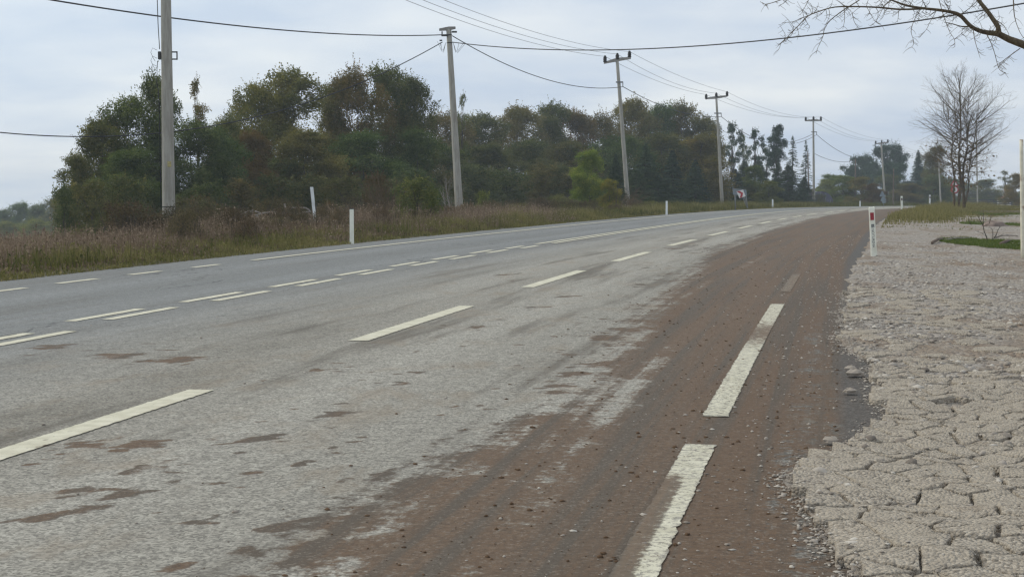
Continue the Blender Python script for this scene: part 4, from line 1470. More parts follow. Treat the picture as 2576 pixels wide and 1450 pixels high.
# ------------------------------------------------------------------ bare trees
def grow(m, p, dirv, ln, r, lvl, maxlvl, spread, up, kids, droop=0.):
    P, rad = [p.copy()], [r]
    n = 4 if lvl < 2 else 3
    d_ = dirv.normalized()
    for i in range(n):
        d_ = (d_ + Vector(rng.normal(0, .13, 3)) + Vector((0, 0, up - droop * i / n))).normalized()
        P.append(P[-1] + d_ * ln / n)
        rad.append(max(.0022, r * (1 - .72 * (i + 1) / n)))
    m.tube(P, rad, 6 if lvl == 0 else (4 if lvl == 1 else 3), cap=False)
    if lvl >= maxlvl:
        return
    k = kids[lvl]
    for j in range(k):
        f = (.12 if lvl == 0 else .2) + (.98 - .2) * (j + rng.random()) / k
        q = min(n - 1, int(f * n))
        b = P[q].lerp(P[q + 1], f * n - q)
        ax = (P[q + 1] - P[q]).normalized()
        per = ax.cross(Vector(rng.normal(0, 1, 3))).normalized()
        nd = (ax * math.cos(spread) + per * math.sin(spread) * rng.uniform(.7, 1.2)).normalized()
        grow(m, b, nd, ln * rng.uniform(.38, .62) * (1.15 - .55 * f), max(.0026, (r + (rad[-1] - r) * f) * .5), lvl + 1, maxlvl, spread, up, kids, droop)


tb = ground_at(2412, 93.7)
bare = thing('bare_tree', 'leafless many stemmed tree standing at the right edge of the road', 'tree', tb)
m = MB()
for bx, by, tx, ty, ln, r in [(0, 0, -.12, .1, 7.9, .115), (.22, .1, .42, -.1, 7.2, .092), (-.30, .0, -.75, .1, 5.9, .07), (.34, -.05, 1.0, .1, 5.8, .06)]:
    n_ = 10
    P = [Vector((bx, by, -.2))] + [Vector((bx + (tx - bx) * (i / n_) ** 1.3 + rng.normal(0, .05), by + (ty - by) * i / n_ + rng.normal(0, .05), ln * i / n_ + .05)) for i in range(n_ + 1)]
    rad = [r * 1.4] + [r * (1.1 - .98 * (i / n_) ** .8) + .004 for i in range(n_ + 1)]
    m.tube(P, rad, 7)
    for j in range(26):
        f = .26 + .72 * (j + rng.random()) / 26
        q = min(n_ - 1, int(f * n_))
        b0 = P[q + 1].lerp(P[q + 2], f * n_ - q) if q + 2 < len(P) else P[-1]
        zz = b0.z / 8.0
        a = rng.random() * 6.283
        ln2 = (3.0 * max(.16, math.sin(math.pi * min(1, (1.05 - zz) * .82 + .06)) ** .9) - math.hypot(b0.x, b0.y) * .45) * rng.uniform(.7, 1.08)
        if ln2 < .3:
            ln2 = .3
        el = .35 + .75 * max(0, zz - .25)
        grow(m, b0, Vector((math.cos(a) * math.cos(el), math.sin(a) * math.cos(el), math.sin(el))), ln2, .006 + .009 * ln2, 1, 3, .62, .05, (0, 9, 6))
m.build('branches', M['bark_pale'], bare, True)
n = 420
a = rng.random(n) * 6.283
r_ = np.abs(rng.normal(.9, .7, n))
cz = rng.uniform(1.2, 4.2, n)
cc = np.stack([np.cos(a) * r_, np.sin(a) * r_, cz], -1)
nr = rng.normal(0, 1, (n, 3))
nr /= np.linalg.norm(nr, axis=1)[:, None]
V = leaf_quads(cc, nr, rng.uniform(.05, .11, n))
lo = link('withered_leaves', np_mesh('withered_leaves', V, np.arange(n * 4).reshape(-1, 4), False, {'tint': np.repeat(rng.random(n), 4)}), M['leaf_rust'], bare)

# the tree whose limbs hang into the top right corner; its trunk stands outside the frame
YB = 12.0
ob = Vector((5.15, 12.3, 0))
ob.z = g1(ob.x, ob.y)
over = thing('overhanging_tree', 'bare limbs with drooping twigs reaching in at the top right corner', 'tree', ob)


def tr(pts, Y0=YB, Y1=YB):
    k = len(pts)
    return [at(u, v, Y0 + (Y1 - Y0) * i / max(1, k - 1)) - ob for i, (u, v) in enumerate(pts)]


def curve(P, rad):
    """Catmull-Rom through the points"""
    Q, Rr = [], []
    for i in range(len(P) - 1):
        a, b, c, d = P[max(0, i - 1)], P[i], P[i + 1], P[min(len(P) - 1, i + 2)]
        for t in (0, .33, .67):
            Q.append(.5 * ((2 * b) + (c - a) * t + (2 * a - 5 * b + 4 * c - d) * t * t + (3 * b - a - 3 * c + d) * t ** 3))
            Rr.append(rad[i] + (rad[i + 1] - rad[i]) * t)
    return Q + [P[-1]], Rr + [rad[-1]]


limb = MB()
twig = MB()
limb.tube([Vector((0, 0, -.2)), Vector((.02, 0, 1.0)), Vector((-.05, .02, 2.0)), Vector((.0, .05, 3.2)), Vector((.25, .1, 4.6)), Vector((.2, .2, 6.2))], [.17, .14, .125, .10, .07, .03], 10)
limb.tube([Vector((-.03, .02, 1.85))] + tr([(2720, 165), (2640, 140), (2576, 113), (2538, 99), (2511, 85)], 12.2, 12), [.06, .045, .037, .031, .027, .024], 8)
main = [(2511, 85), (2472, 80), (2442, 66), (2415, 38.5), (2390, 30), (2357, 25), (2321, 21), (2280, 14), (2252, 4), (2215, -10), (2150, -40)]
limb.tube(*curve(tr(main, 12, 11.6), [.022, .0175, .0155, .0145, .012, .011, .0095, .0082, .0068, .0055, .004]), 8)
upb = [(2512, 88), (2511, 69), (2497, 47), (2481, 25), (2461, 0), (2440, -30), (2400, -90)]
limb.tube(*curve(tr(upb, 12, 12.1), [.022, .0195, .017, .016, .0145, .013, .008]), 8)
sec = [(2321, 22), (2266, 24), (2211, 19), (2156, 17), (2101, 18), (2060, 29), (2032, 41), (2010, 63), (1986, 88), (1969, 106)]
limb.tube(*curve(tr(sec, 11.9, 11.5), [.0085, .0075, .0068, .006, .0052, .0044, .0038, .003, .0024, .0016]), 6)
for pts, r0 in [([(2170, -14), (2162, 0), (2123, 25), (2088, 52), (2074, 74), (2070, 93), (2057, 121), (2053, 135)], .0046),
                ([(2143, 30), (2149, 55), (2160, 73)], .0028), ([(2123, 18), (2125, 47), (2120, 74)], .0028),
                ([(2318, 21), (2305, 41), (2297, 58), (2292, 80), (2298, 102), (2296, 116), (2286, 122)], .0034),
                ([(2362, 0), (2376, 47), (2390, 82), (2401, 99), (2402, 118)], .0036), ([(2401, 99), (2420, 84), (2440, 66)], .0028),
                ([(2448, 74), (2453, 104), (2466, 147)], .0034), ([(2483, 88), (2494, 110), (2503, 137), (2511, 168), (2519, 179), (2530, 183)], .0042),
                ([(2566, 122), (2541, 140), (2514, 160), (2500, 168)], .004), ([(2511, 168), (2530, 152), (2552, 130)], .003),
                ([(2375, 56), (2395, 60), (2420, 67), (2442, 66)][::-1], .006), ([(2549, -10), (2552, 41), (2566, 82), (2580, 100)], .0046),
                ([(1969, -2), (1950, 5), (1925, 11), (1912, 4)], .0036), ([(1985, -6), (1972, 8), (1957, 16)], .003), ([(2034, 0), (2026, 16), (2014, 37)], .003),
                ([(2032, 41), (2015, 46), (1995, 55), (1968, 57)], .0032), ([(2497, 47), (2520, 60), (2535, 80), (2540, 96)], .0036),
                ([(2240, 0), (2222, 20), (2205, 52), (2190, 66)], .003), ([(2180, 17), (2200, 52), (2214, 62)], .0028), ([(2330, 20), (2316, -8)], .004),
                ([(2262, 22), (2258, 56)], .0026), ([(2357, 25), (2340, 55), (2330, 75), (2313, 95)], .003), ([(2415, 38), (2440, 20), (2470, -8)], .004), ([(2390, 30), (2378, 8), (2370, -10)], .004)]:
    k = len(pts)
    Y0 = YB + rng.uniform(-.35, .15)
    (limb if r0 > .0055 else twig).tube(*curve(tr(pts, Y0, Y0 - .2), [r0 * (1 - .62 * i / (k - 1)) for i in range(k)]), 4)
    for j in range(k - 1):                        # side twigs
        for _ in range(3):
            f = rng.random()
            u = pts[j][0] + (pts[j + 1][0] - pts[j][0]) * f
            v = pts[j][1] + (pts[j + 1][1] - pts[j][1]) * f
            sg = rng.choice([-1, 1])
            l_ = rng.uniform(6, 24)
            twig.tube(*curve(tr([(u, v), (u + sg * l_ * .5, v + l_ * .35), (u + sg * l_ * .9, v + l_ * rng.uniform(.1, 1.1))], Y0, Y0 + rng.uniform(-.15, .15)), [.0019, .0014, .0008]), 3)
for path in (main, sec, upb):
    for j in range(len(path) - 1):
        for _ in range(5):
            f = rng.random()
            u = path[j][0] + (path[j + 1][0] - path[j][0]) * f
            v = path[j][1] + (path[j + 1][1] - path[j][1]) * f
            l_ = rng.uniform(15, 48)
            a_ = rng.uniform(-.9, .9)
            pts = [(u, v)]
            dn = 1 if rng.random() < .62 else -1
            for t_ in (.3, .6, 1.):
                pts.append((u - l_ * t_ * math.sin(a_ + .5 * t_) + rng.normal(0, 2), v + dn * l_ * t_ * math.cos(a_) * .95 + rng.normal(0, 2)))
            twig.tube(*curve(tr(pts, 11.9, 11.9 + rng.uniform(-.3, .3)), [.0026, .002, .0015, .0008]), 3)
            for _ in range(2):
                p1 = pts[rng.integers(1, 3)]
                sg = rng.choice([-1, 1])
                twig.tube(*curve(tr([p1, (p1[0] + sg * 6, p1[1] + 4), (p1[0] + sg * 13, p1[1] + rng.uniform(-3, 12))], 11.9, 11.9), [.0015, .0012, .0007]), 3)
limb.build('limb', M['bark_limb'], over, True)
twig.build('twigs', M['bark_limb'], over, True)

# bare twiggy growth leaning right of the bright green tree, dead bush left of the second pole, dead sapling in the yard
for (u, Y, sz, n, lab, nm, lean) in [(1545, 86, 2.3, 16, 'grey bare twigs leaning right below the bright green tree', 'bare_shrub', .9), (965, 53, 2.0, 20, 'yellowish bare forked shrub behind the left white post', 'bare_shrub', .0), (1140, 70, 1.9, 5, 'pale dead stems standing left of the second pole', 'dead_shrub', -.15),
                                     (2040, 160, 2.6, 8, 'dark leafless shrub at the foot of the fifth pole', 'bare_shrub', .0)]:
    b = ground_at(u, Y)
    t = thing(nm, lab, 'shrub', b)
    m = MB()
    for i in range(n):
        dv = Vector((lean + rng.normal(0, .35), rng.normal(0, .3), .9 if lean < .5 else .55))
        grow(m, Vector((rng.normal(0, .15), rng.normal(0, .15), -.05)), dv, sz * rng.uniform(.6, 1.), .022, 0, 2, .55, .03, (5, 4))
    m.build('branches', M['deadwood'] if nm == 'dead_shrub' else M['bark_pale'], t, True)

ps = hit(2492, 612)
sap = thing('dead_sapling', 'small leafless thorny sapling growing from the green turf in the yard', 'sapling', ps)
m = MB()
YS = ps.y


def ts(pts):
    return [at(579.6 * 0 + (3700 + x / 5.8) * .644, (780 + y / 5.8) * .644, YS) - Vector(ps) for x, y in pts]


for pts, r0 in [([(920, 940), (890, 830), (840, 720), (820, 600), (790, 540), (720, 420), (685, 330)], .013), ([(815, 580), (820, 460), (820, 340), (815, 230)], .009), ([(890, 830), (780, 750), (640, 700)], .006),
                ([(1015, 1030), (1035, 860), (1035, 700), (990, 640)], .013), ([(1060, 860), (1110, 800), (1140, 700), (1190, 620), (1195, 570)], .010), ([(1035, 880), (1150, 850), (1220, 800), (1275, 780)], .007),
                ([(1015, 985), (1100, 1010), (1170, 1040), (1220, 1040)], .011), ([(950, 540), (985, 440), (970, 330)], .008), ([(985, 390), (1050, 340)], .005), ([(545, 570), (500, 480), (470, 415)], .007), ([(820, 600), (950, 540)], .006), ([(240, 940), (160, 880), (90, 850)], .01)]:
    k = len(pts)
    m.tube(ts(pts), [r0 * (1 - .6 * i / (k - 1)) for i in range(k)], 5)
    P = ts(pts)
    for j in range(k - 1):
        for _ in range(2):
            b = P[j].lerp(P[j + 1], rng.random())
            m.tube([b, b + Vector((rng.uniform(-.06, .06), rng.uniform(-.05, .05), rng.uniform(.0, .06)))], [.004, .0015], 3)
m.build('branches', M['bark'], sap, True)

# fallen branches and log on the left verge, sticks in the yard
def fz(pts, Y):
    return [at(579.6 + x * .125, 450.8 + y * .125, Y) for x, y in pts]


FB = [([(870, 925), (1250, 850), (1660, 800)], .055, 46, 'long pale log lying left of the bent white post', 'fallen_log', 'log'),
      ([(250, 745), (400, 735), (540, 720), (640, 680), (800, 660), (940, 655)], .035, 47, 'longest grey fallen branch with a fork on the left', 'fallen_branch', 'branch'), ([(490, 640), (560, 660), (640, 690)], .025, 47.1, 'short fork piece resting on the longest grey branch', 'fallen_branch', 'branch'),
      ([(450, 600), (452, 690), (440, 760), (420, 850)], .027, 46.8, 'upright grey stick among the fallen branches', 'fallen_branch', 'branch'), ([(250, 690), (330, 655), (430, 640)], .022, 47.2, 'short grey branch at the left end of the fallen branches', 'fallen_branch', 'branch'),
      ([(960, 680), (1150, 690), (1370, 690), (1500, 660), (1600, 650)], .030, 48, 'grey branch lying towards the bent white post', 'fallen_branch', 'branch'), ([(1090, 490), (1110, 590), (1150, 665)], .03, 48.1, 'short stub sticking up from the fallen branches', 'fallen_branch', 'branch'),
      ([(1180, 565), (1340, 575), (1500, 570), (1570, 605), (1620, 660)], .026, 48.3, 'arched grey branch behind the bent white post', 'fallen_branch', 'branch'), ([(1000, 790), (1120, 760), (1230, 735)], .028, 46.5, 'short brown branch above the log', 'fallen_branch', 'branch'),
      ([(540, 740), (580, 790), (600, 850)], .025, 46.6, 'small grey stick below the longest branch', 'fallen_branch', 'branch'), ([(60, 745), (200, 700), (290, 670)], .018, 47, 'thin twig at the far left of the fallen branches', 'fallen_branch', 'branch')]
for pts, r0, Y, lab, nm, cat in FB:
    P = fz(pts, Y)
    o = MB().tube(P, [r0 * (1 - .35 * i / (len(P) - 1)) for i in range(len(P))], 7).build(nm, M['deadwood'], None, True)
    tag(o, lab, cat, 'fallen branches on the left verge')
for (a, b_, r0, lab) in [((2345, 618), (2372, 607), .035, 'pale broken stick at the left end of the green turf'), ((2375, 611), (2440, 606), .02, 'thin stick lying along the turf edge in the yard'), ((2500, 603), (2560, 600), .022, 'thin stick right of the dead sapling'), ((2518, 621), (2548, 613), .04, 'brown clod of bark on the turf near the rusty post')]:
    p, q_ = hit(*a), hit(*b_)
    p.z += .07
    q_.z += .07
    md = p.lerp(q_, .5) + Vector((0, 0, .03))
    tag(MB().tube([p, md, q_], [r0, r0 * .9, r0 * .5], 7).build('stick', M['deadwood'] if r0 < .03 else M['wood_pole'], None, True), lab, 'stick', 'sticks in the yard')
# boulder in the yard
p = hit(2495, 571)
V, F = [], []
for a_ in range(9):
    th_ = math.pi / 2 * a_ / 8
    for b_ in range(16):
        ph = 2 * math.pi * b_ / 16
        r_ = rng.uniform(.9, 1.1)
        V.append((math.cos(th_) * math.cos(ph) * .46 * r_ * (1 + .25 * math.cos(ph)), math.cos(th_) * math.sin(ph) * .35 * r_, math.sin(th_) * .25 * r_ - .04))
for a_ in range(8):
    for b_ in range(16):
        F.append([a_ * 16 + b_, a_ * 16 + (b_ + 1) % 16, (a_ + 1) * 16 + (b_ + 1) % 16, (a_ + 1) * 16 + b_])
mb_ = MB()
mb_.add(V, F)
o = mb_.build('boulder', M['rock'], None, True)
o.location = (p.x, p.y, p.z)
tag(o, 'low brown boulder on the turf strip behind the dead sapling', 'boulder')

# ------------------------------------------------------------------ concrete poles
INS = {}


def insulator(p, r, h, parent):
    m = MB()
    z = [0, .12, .14, .30, .32, .52, .54, .72, .80, 1.0, 1.04]
    rr = [.35, .35, .95, .95, .75, 1., .8, .95, .7, .55, .3]
    m.tube([Vector(p) + Vector((0, 0, h * t)) for t in z], [r * k for k in rr], 10)
    return m.build('insulator', M['insul'], parent, True)


def shaft(base, top, rb, rt, parent, mat='concrete'):
    n = 10
    m = MB()
    P = [base + (top - base) * (i / n) for i in range(n + 1)]
    P[0] = P[0] - (top - base) * .03
    m.tube(P, [rb + (rt - rb) * i / n for i in range(n + 1)], 20)
    return m.build('shaft', M[mat], parent, True)


POLE = {}


def mv_pole(key, label, ub, Y, ut, vt, db, dt_, arm_uv, ins_uv, bracket_v=None, steel_h=.07):
    """arm_uv: (left end, middle, right end) of the concrete crossarm"""
    b = ground_at(ub, Y)
    t = thing('utility_pole', label, 'utility pole', b, 'concrete poles along the left roadside')
    top = at(ut, vt, Y) - b
    shaft(Vector((0, 0, 0)), top, db / 2, dt_ / 2, t)
    pts = []
    if arm_uv:
        A = [at(u, v, Y + dy) - b for (u, v), dy in zip(arm_uv, (-.25, 0, .25))]
        th = .06
        m = MB()
        V, F = [], []
        for i, (p_, hh) in enumerate(zip((A[0], A[1], A[2]), (th, th * 1.9, th))):
            for sy, sz in ((-1, -1), (1, -1), (1, 1), (-1, 1)):
                V.append(p_ + Vector((0, sy * .07, sz * hh)))
        for i in range(2):
            for j in range(4):
                F.append([i * 4 + j, i * 4 + (j + 1) % 4, i * 4 + 4 + (j + 1) % 4, i * 4 + 4 + j])
        F += [[3, 2, 1, 0], [8, 9, 10, 11]]
        m.add(V, F)
        m.build('crossarm', M['concrete_grey'], t)
        for (u, v), dy in zip(ins_uv, (-.24, 0, .24)):
            p0 = at(u, v, Y + dy) - b
            insulator(p0 - Vector((0, 0, .40)), .125, .44, t)
            pts.append(p0 + b)
    br = None
    if bracket_v:
        u0, v0, hw = bracket_v
        f = ((at(u0, v0, Y) - b).z) / top.z
        c_ = top * f
        m = MB()
        L_ = hw / FPX * Y
        m.box(c_ + Vector((.15 * L_, -dt_ * .5, .0)), (L_ * 2, .08, .09))
        m.box(c_ + Vector((L_ * 1.1, -dt_ * .5, -.14)), (.05, .06, .25))
        m.build('bracket', M['steel'], t)
        br = b + c_ + Vector((L_ * 1.15, -dt_ * .5, -.28))
    POLE[key] = (t, pts, br, b, top)
    return t


mv_pole(1, 'nearest and thickest concrete pole at the left, its top cut off by the frame', 427, 42.5, 414, -265, .365, .235, [(370, -262), (414, -275), (458, -280)], [(374, -300), (414, -305), (455, -315)])
mv_pole(2, 'second concrete pole with a short crossarm and cables fanning out', 1157, 66.5, 1129, 74, .36, .215, None, [])
mv_pole(3, 'third concrete pole with three dark insulators, foot hidden by spruces', 1580, 97, 1552.5, 152, .30, .19, [(1519, 158.5), (1553, 150), (1587, 146)], [(1522, 142), (1553, 136), (1583.5, 130)], (1555, 207, 9))
mv_pole(4, 'fourth concrete pole beside the chevron sign', 1815.5, 129, 1802, 246, .31, .17, [(1775, 248), (1802.5, 245), (1830, 241.5)], [(1776.5, 238), (1802, 234.5), (1829, 231)], (1804, 285, 9))
mv_pole(5, 'fifth concrete pole standing against the sky left of the umbrella pines', 2045.5, 165, 2046, 304, .29, .18, [(2025, 303.5), (2046, 302.5), (2067, 303)], [(2027, 295), (2046.5, 294), (2065, 294)], (2047, 332, 7))
mv_pole(6, 'sixth and farthest concrete pole before the umbrella pines', 2224.5, 215, 2217, 362, .30, .22, [(2202, 361.5), (2218, 360), (2234, 358)], [(2203, 355), (2218, 353), (2233.5, 351.5)], (2220, 386, 6))

# details on the nearest pole: bands, stand-off bracket, junction box, down cable, coiled leads
t, _, _, b, top = POLE[1]


def on_pole(k, v):
    t, _, _, b, top = POLE[k]
    lo, hi = 0., 1.
    Y = b.y
    zt = at(400, v, Y).z - b.z
    return top * (zt / top.z), None


c1, _ = on_pole(1, 131)
c2, _ = on_pole(1, 149)
for c_ in (c1, c2):
    MB().tube([c_ - Vector((0, 0, .02)), c_ + Vector((0, 0, .02))], [.143, .143], 20).build('band', M['dark_steel'], t, True)
mb_ = MB()
for c_ in (c1, c2):
    mb_.box(c_ + Vector((.215, 0, 0)), (.15, .035, .035))
mb_.box((c1 + c2) / 2 + Vector((.28, 0, 0)), (.03, .035, abs(c1.z - c2.z) + .035))
mb_.build('bracket', M['dark_steel'], t)
MB().box((c1 + c2) / 2 + Vector((-.185, -.02, 0)), (.08, .10, .22), None, .012).build('junction_box', M['dark_steel'], t)
mb_ = MB()
cz = [c2 + Vector((-.24, -.05, -.05)), c2 + Vector((-.27, -.05, -.6)), on_pole(1, 230)[0] + Vector((-.22, -.08, 0)), on_pole(1, 300)[0] + Vector((-.20, -.08, 0)), on_pole(1, 520)[0] + Vector((-.2, -.05, 0))]
mb_.tube(cz, .011, 5)
mb_.build('down_cable', M['cable'], t, True)
mb_ = MB()
mb_.tube([on_pole(1, -200)[0] + Vector((-.27, -.05, 0)), on_pole(1, 60)[0] + Vector((-.21, -.06, 0)), on_pole(1, 125)[0] + Vector((-.17, -.1, 0))], .012, 5)
mb_.build('riser_cable', M['cable'], t, True)
mb_ = MB()
cc_ = (c1 + c2) / 2
for k in range(3):
    a0 = Vector((-.25, -.06, .14 - .22 * k))
    mb_.tube([cc_ + a0, cc_ + a0 + Vector((-.12, 0, .06)), cc_ + a0 + Vector((-.17, 0, -.06)), cc_ + a0 + Vector((-.10, 0, -.22)), cc_ + a0 + Vector((-.05, 0, -.30))], .0055, 4)
mb_.build('loose_leads', M['cable'], t, True)
cl_, _ = on_pole(1, 413)
MB().box(cl_ + Vector((.07, -.168, 0)), (.10, .012, .15)).build('number_plate', simple('faded_yellow_plate', (.42, .36, .16), .7, .3, 20.), t)
cb_, _ = on_pole(1, 520)
MB().tube([cb_ - Vector((0, 0, .015)), cb_ + Vector((0, 0, .015))], [.182, .182], 20).build('band', M['dark_steel'], t, True)

# second pole: short arm, brackets, cable clamps and leads
t, _, _, b, top = POLE[2]
A = [at(u, v, 66.5) - b for u, v in ((1105, 75), (1129, 72), (1146, 70))]
mb_ = MB()
V, F = [], []
for p_, hh in zip(A, (.042, .075, .042)):
    for sy, sz in ((-1, -1), (1, -1), (1, 1), (-1, 1)):
        V.append(p_ + Vector((0, sy * .09, sz * hh)))
for i in range(2):
    for j in range(4):
        F.append([i * 4 + j, i * 4 + (j + 1) % 4, i * 4 + 4 + (j + 1) % 4, i * 4 + 4 + j])
F += [[3, 2, 1, 0], [8, 9, 10, 11]]
mb_.add(V, F)
mb_.build('crossarm', M['concrete_grey'], t)
c_ = on_pole(2, 93)[0]
mb_ = MB()
mb_.box(c_ + Vector((-.2, -.1, .05)), (.26, .07, .07))
mb_.box(c_ + Vector((-.3, -.1, .12)), (.05, .07, .2))
mb_.box(c_ + Vector((.22, -.1, .2)), (.22, .07, .07))
mb_.build('bracket', M['dark_steel'], t)
mb_ = MB()
mb_.tube([on_pole(2, 101)[0] + Vector((-.36, -.1, 0)), on_pole(2, 104)[0] + Vector((-.36, -.1, 0))], .06, 8)
mb_.build('cable_clamp', M['dark_steel'], t, True)
for v_ in (88, 108):
    c_ = on_pole(2, v_)[0]
    MB().tube([c_ - Vector((0, 0, .02)), c_ + Vector((0, 0, .02))], [.122, .122], 16).build('band', M['dark_steel'], t, True)
mb_ = MB()
c_ = on_pole(2, 108)[0]
for k in range(6):
    x0 = .16 if k % 2 else -.16
    e = Vector((x0 * rng.uniform(2.2, 4.4), -.1, rng.uniform(-.05, .1)))
    mb_.tube([c_ + Vector((x0, -.1, 0)), c_ + Vector((x0 * 1.6, -.1, -rng.uniform(.2, .5))), c_ + Vector((x0 * 2.1, -.1, -rng.uniform(.25, .45))), c_ + e], .0065, 4)
mb_.build('loose_leads', M['cable'], t, True)


# ------------------------------------------------------------------ wires and cables
def proj(p):
    dz = p.z - HC
    dep = p.y * cP - dz * sP
    return CX + FPX * p.x / dep, CY - FPX * (p.y * sP + dz * cP) / dep


def span(name, A, B, sag, r, mat, label, cat, group):
    A, B = Vector(A), Vector(B)
    n = 40
    P = [A.lerp(B, i / n) - Vector((0, 0, 4 * sag * (i / n) * (1 - i / n))) for i in range(n + 1)]
    m = MB()
    m.tube(P, r, 5)
    return tag(m.build(name, mat, None, True), label, cat, group)


def fit_sag(A, B, um, vm):
    A, B = Vector(A), Vector(B)
    lo, hi = -1., 12.
    for _ in range(40):
        s_ = (lo + hi) / 2
        best = None
        for i in range(201):
            t_ = i / 200
            u, v = proj(A.lerp(B, t_) - Vector((0, 0, 4 * s_ * t_ * (1 - t_))))
            if best is None or abs(u - um) < best[0]:
                best = (abs(u - um), v)
        if best[1] < vm:
            lo = s_
        else:
            hi = s_
    return s_


gw = 'thin power line wires'
NM = ['left', 'middle', 'right']
SP = [(1, 3, [(1250, 83), (1250, 68), (1250, 50)], .011), (3, 4, [(1665, 208), (1680, 203), (1700, 187)], .012), (4, 5, [(1915, 285), (1925, 283), (1935, 276)], .012), (5, 6, [(2110, 336), (2120, 333), (2130, 326)], .013)]
words = {1: 'nearest', 3: 'third', 4: 'fourth', 5: 'fifth', 6: 'sixth'}
for a_, b_, mid, r0 in SP:
    for k in range(3):
        pa, pb = POLE[a_][1][k], POLE[b_][1][k]
        span('power_wire', pa, pb, max(.1, fit_sag(pa, pb, *mid[k])), r0, M['wire'], '%s of the three wires from the %s to the %s pole' % (NM[k], words[a_], words[b_]), 'wire', gw)
for k in range(3):
    pa = POLE[6][1][k]
    pb = at(2420 + 12 * k, 392 - k, 300)
    span('power_wire', pa, pb, 1.2, .014, M['wire'], '%s of the three wires running right from the farthest pole' % NM[k], 'wire', gw)
gc = 'black cables strung from pole to pole'
p2 = POLE[2][3] + on_pole(2, 88)[0]
p2b = POLE[2][3] + on_pole(2, 107)[0]
A = p2 + Vector((0, -.15, 0))
B = at(-260, -70, 33)
span('overhead_cable', A, B, fit_sag(A, B, 640, 69), .021, M['cable'], 'thick cable from the second pole out at the top left', 'cable', gc)
A = p2b + Vector((.12, -.12, 0))
B = at(2900, -52, 33)
span('overhead_cable', A, B, fit_sag(A, B, 1900, 104), .019, M['cable'], 'thick cable crossing the road to the right behind the bare limbs', 'cable', gc)
A = p2 + Vector((.14, -.1, -.05))
B = POLE[3][2]
span('overhead_cable', A, B, fit_sag(A, B, 1350, 192), .020, M['cable'], 'sagging cable between the second and third poles', 'cable', gc)
A = p2b + Vector((-.3, -.12, 0))
B = at(-160, 312, 52)
span('overhead_cable', A, B, fit_sag(A, B, 560, 312), .020, M['cable'], 'cable running down left from the second pole across the wood', 'cable', gc)
A = POLE[3][2]
B = POLE[4][2]
span('overhead_cable', A, B, fit_sag(A, B, 1690, 275), .022, M['cable'], 'sagging cable between the third and fourth poles', 'cable', gc)
A = POLE[4][2]
B = POLE[5][2]
span('overhead_cable', A, B, fit_sag(A, B, 1930, 358), .022, M['cable'], 'sagging cable between the fourth and fifth poles', 'cable', gc)
A = POLE[5][2]
B = POLE[6][2]
span('overhead_cable', A, B, fit_sag(A, B, 2120, 385), .024, M['cable'], 'cable between the fifth and sixth poles before the umbrella pines', 'cable', gc)
A = POLE[5][3] + on_pole(5, 385)[0]
B = at(2150, 402, 225)
span('overhead_cable', A, B, fit_sag(A, B, 2095, 404), .024, M['cable'], 'lower slack cable right of the fifth pole', 'cable', gc)
A = POLE[5][3] + on_pole(5, 336)[0]
B = at(1960, 358, 190)
span('overhead_cable', A, B, .3, .022, M['cable'], 'short cable from the fifth pole to the conifers on its left', 'cable', gc)

# plain old poles in the distance
for u, Y, vt, du, r0, lab, mt in [(2033, 168, 381, -1, .075, 'dark timber pole standing close left of the fifth concrete pole', 'wood_pole'), (2149, 190, 399, 3, .085, 'short timber pole in the hedge before the umbrella pines', 'wood_pole'), (2244, 170, 424, 4, .07, 'thin timber pole right of the sixth pole', 'wood_pole'),
                                  (2364, 200, 382, -4, .11, 'grey pole before the dark conifers left of the bare tree', 'concrete'), (2456, 190, 335, 0, .09, 'grey pole seen through the right half of the bare tree', 'concrete')]:
    b = ground_at(u, Y)
    t = thing('old_pole', lab, 'pole', b, 'plain poles in the distance')
    tp = at(u + du, vt, Y) - b
    shaft(Vector((0, 0, 0)), tp, r0, r0 * .75, t, mt)
    MB().tube([tp - Vector((0, 0, .02)), tp + Vector((0, 0, .06))], [r0 * .85, r0 * .3], 12).build('cap', M['dark_steel'], t, True)

# ------------------------------------------------------------------ white roadside posts
def text_mesh(body, size):
    cu = bpy.data.curves.new('letters', 'FONT')
    cu.body = body
    cu.size = size
    cu.align_x = 'LEFT'
    cu.extrude = .0006
    ob_ = bpy.data.objects.new('tmp_letters', cu)
    COL.objects.link(ob_)
    dg = bpy.context.evaluated_depsgraph_get()
    dg.update()
    me = bpy.data.meshes.new_from_object(ob_.evaluated_get(dg))
    bpy.data.objects.remove(ob_)
    bpy.data.curves.remove(cu)
    return me


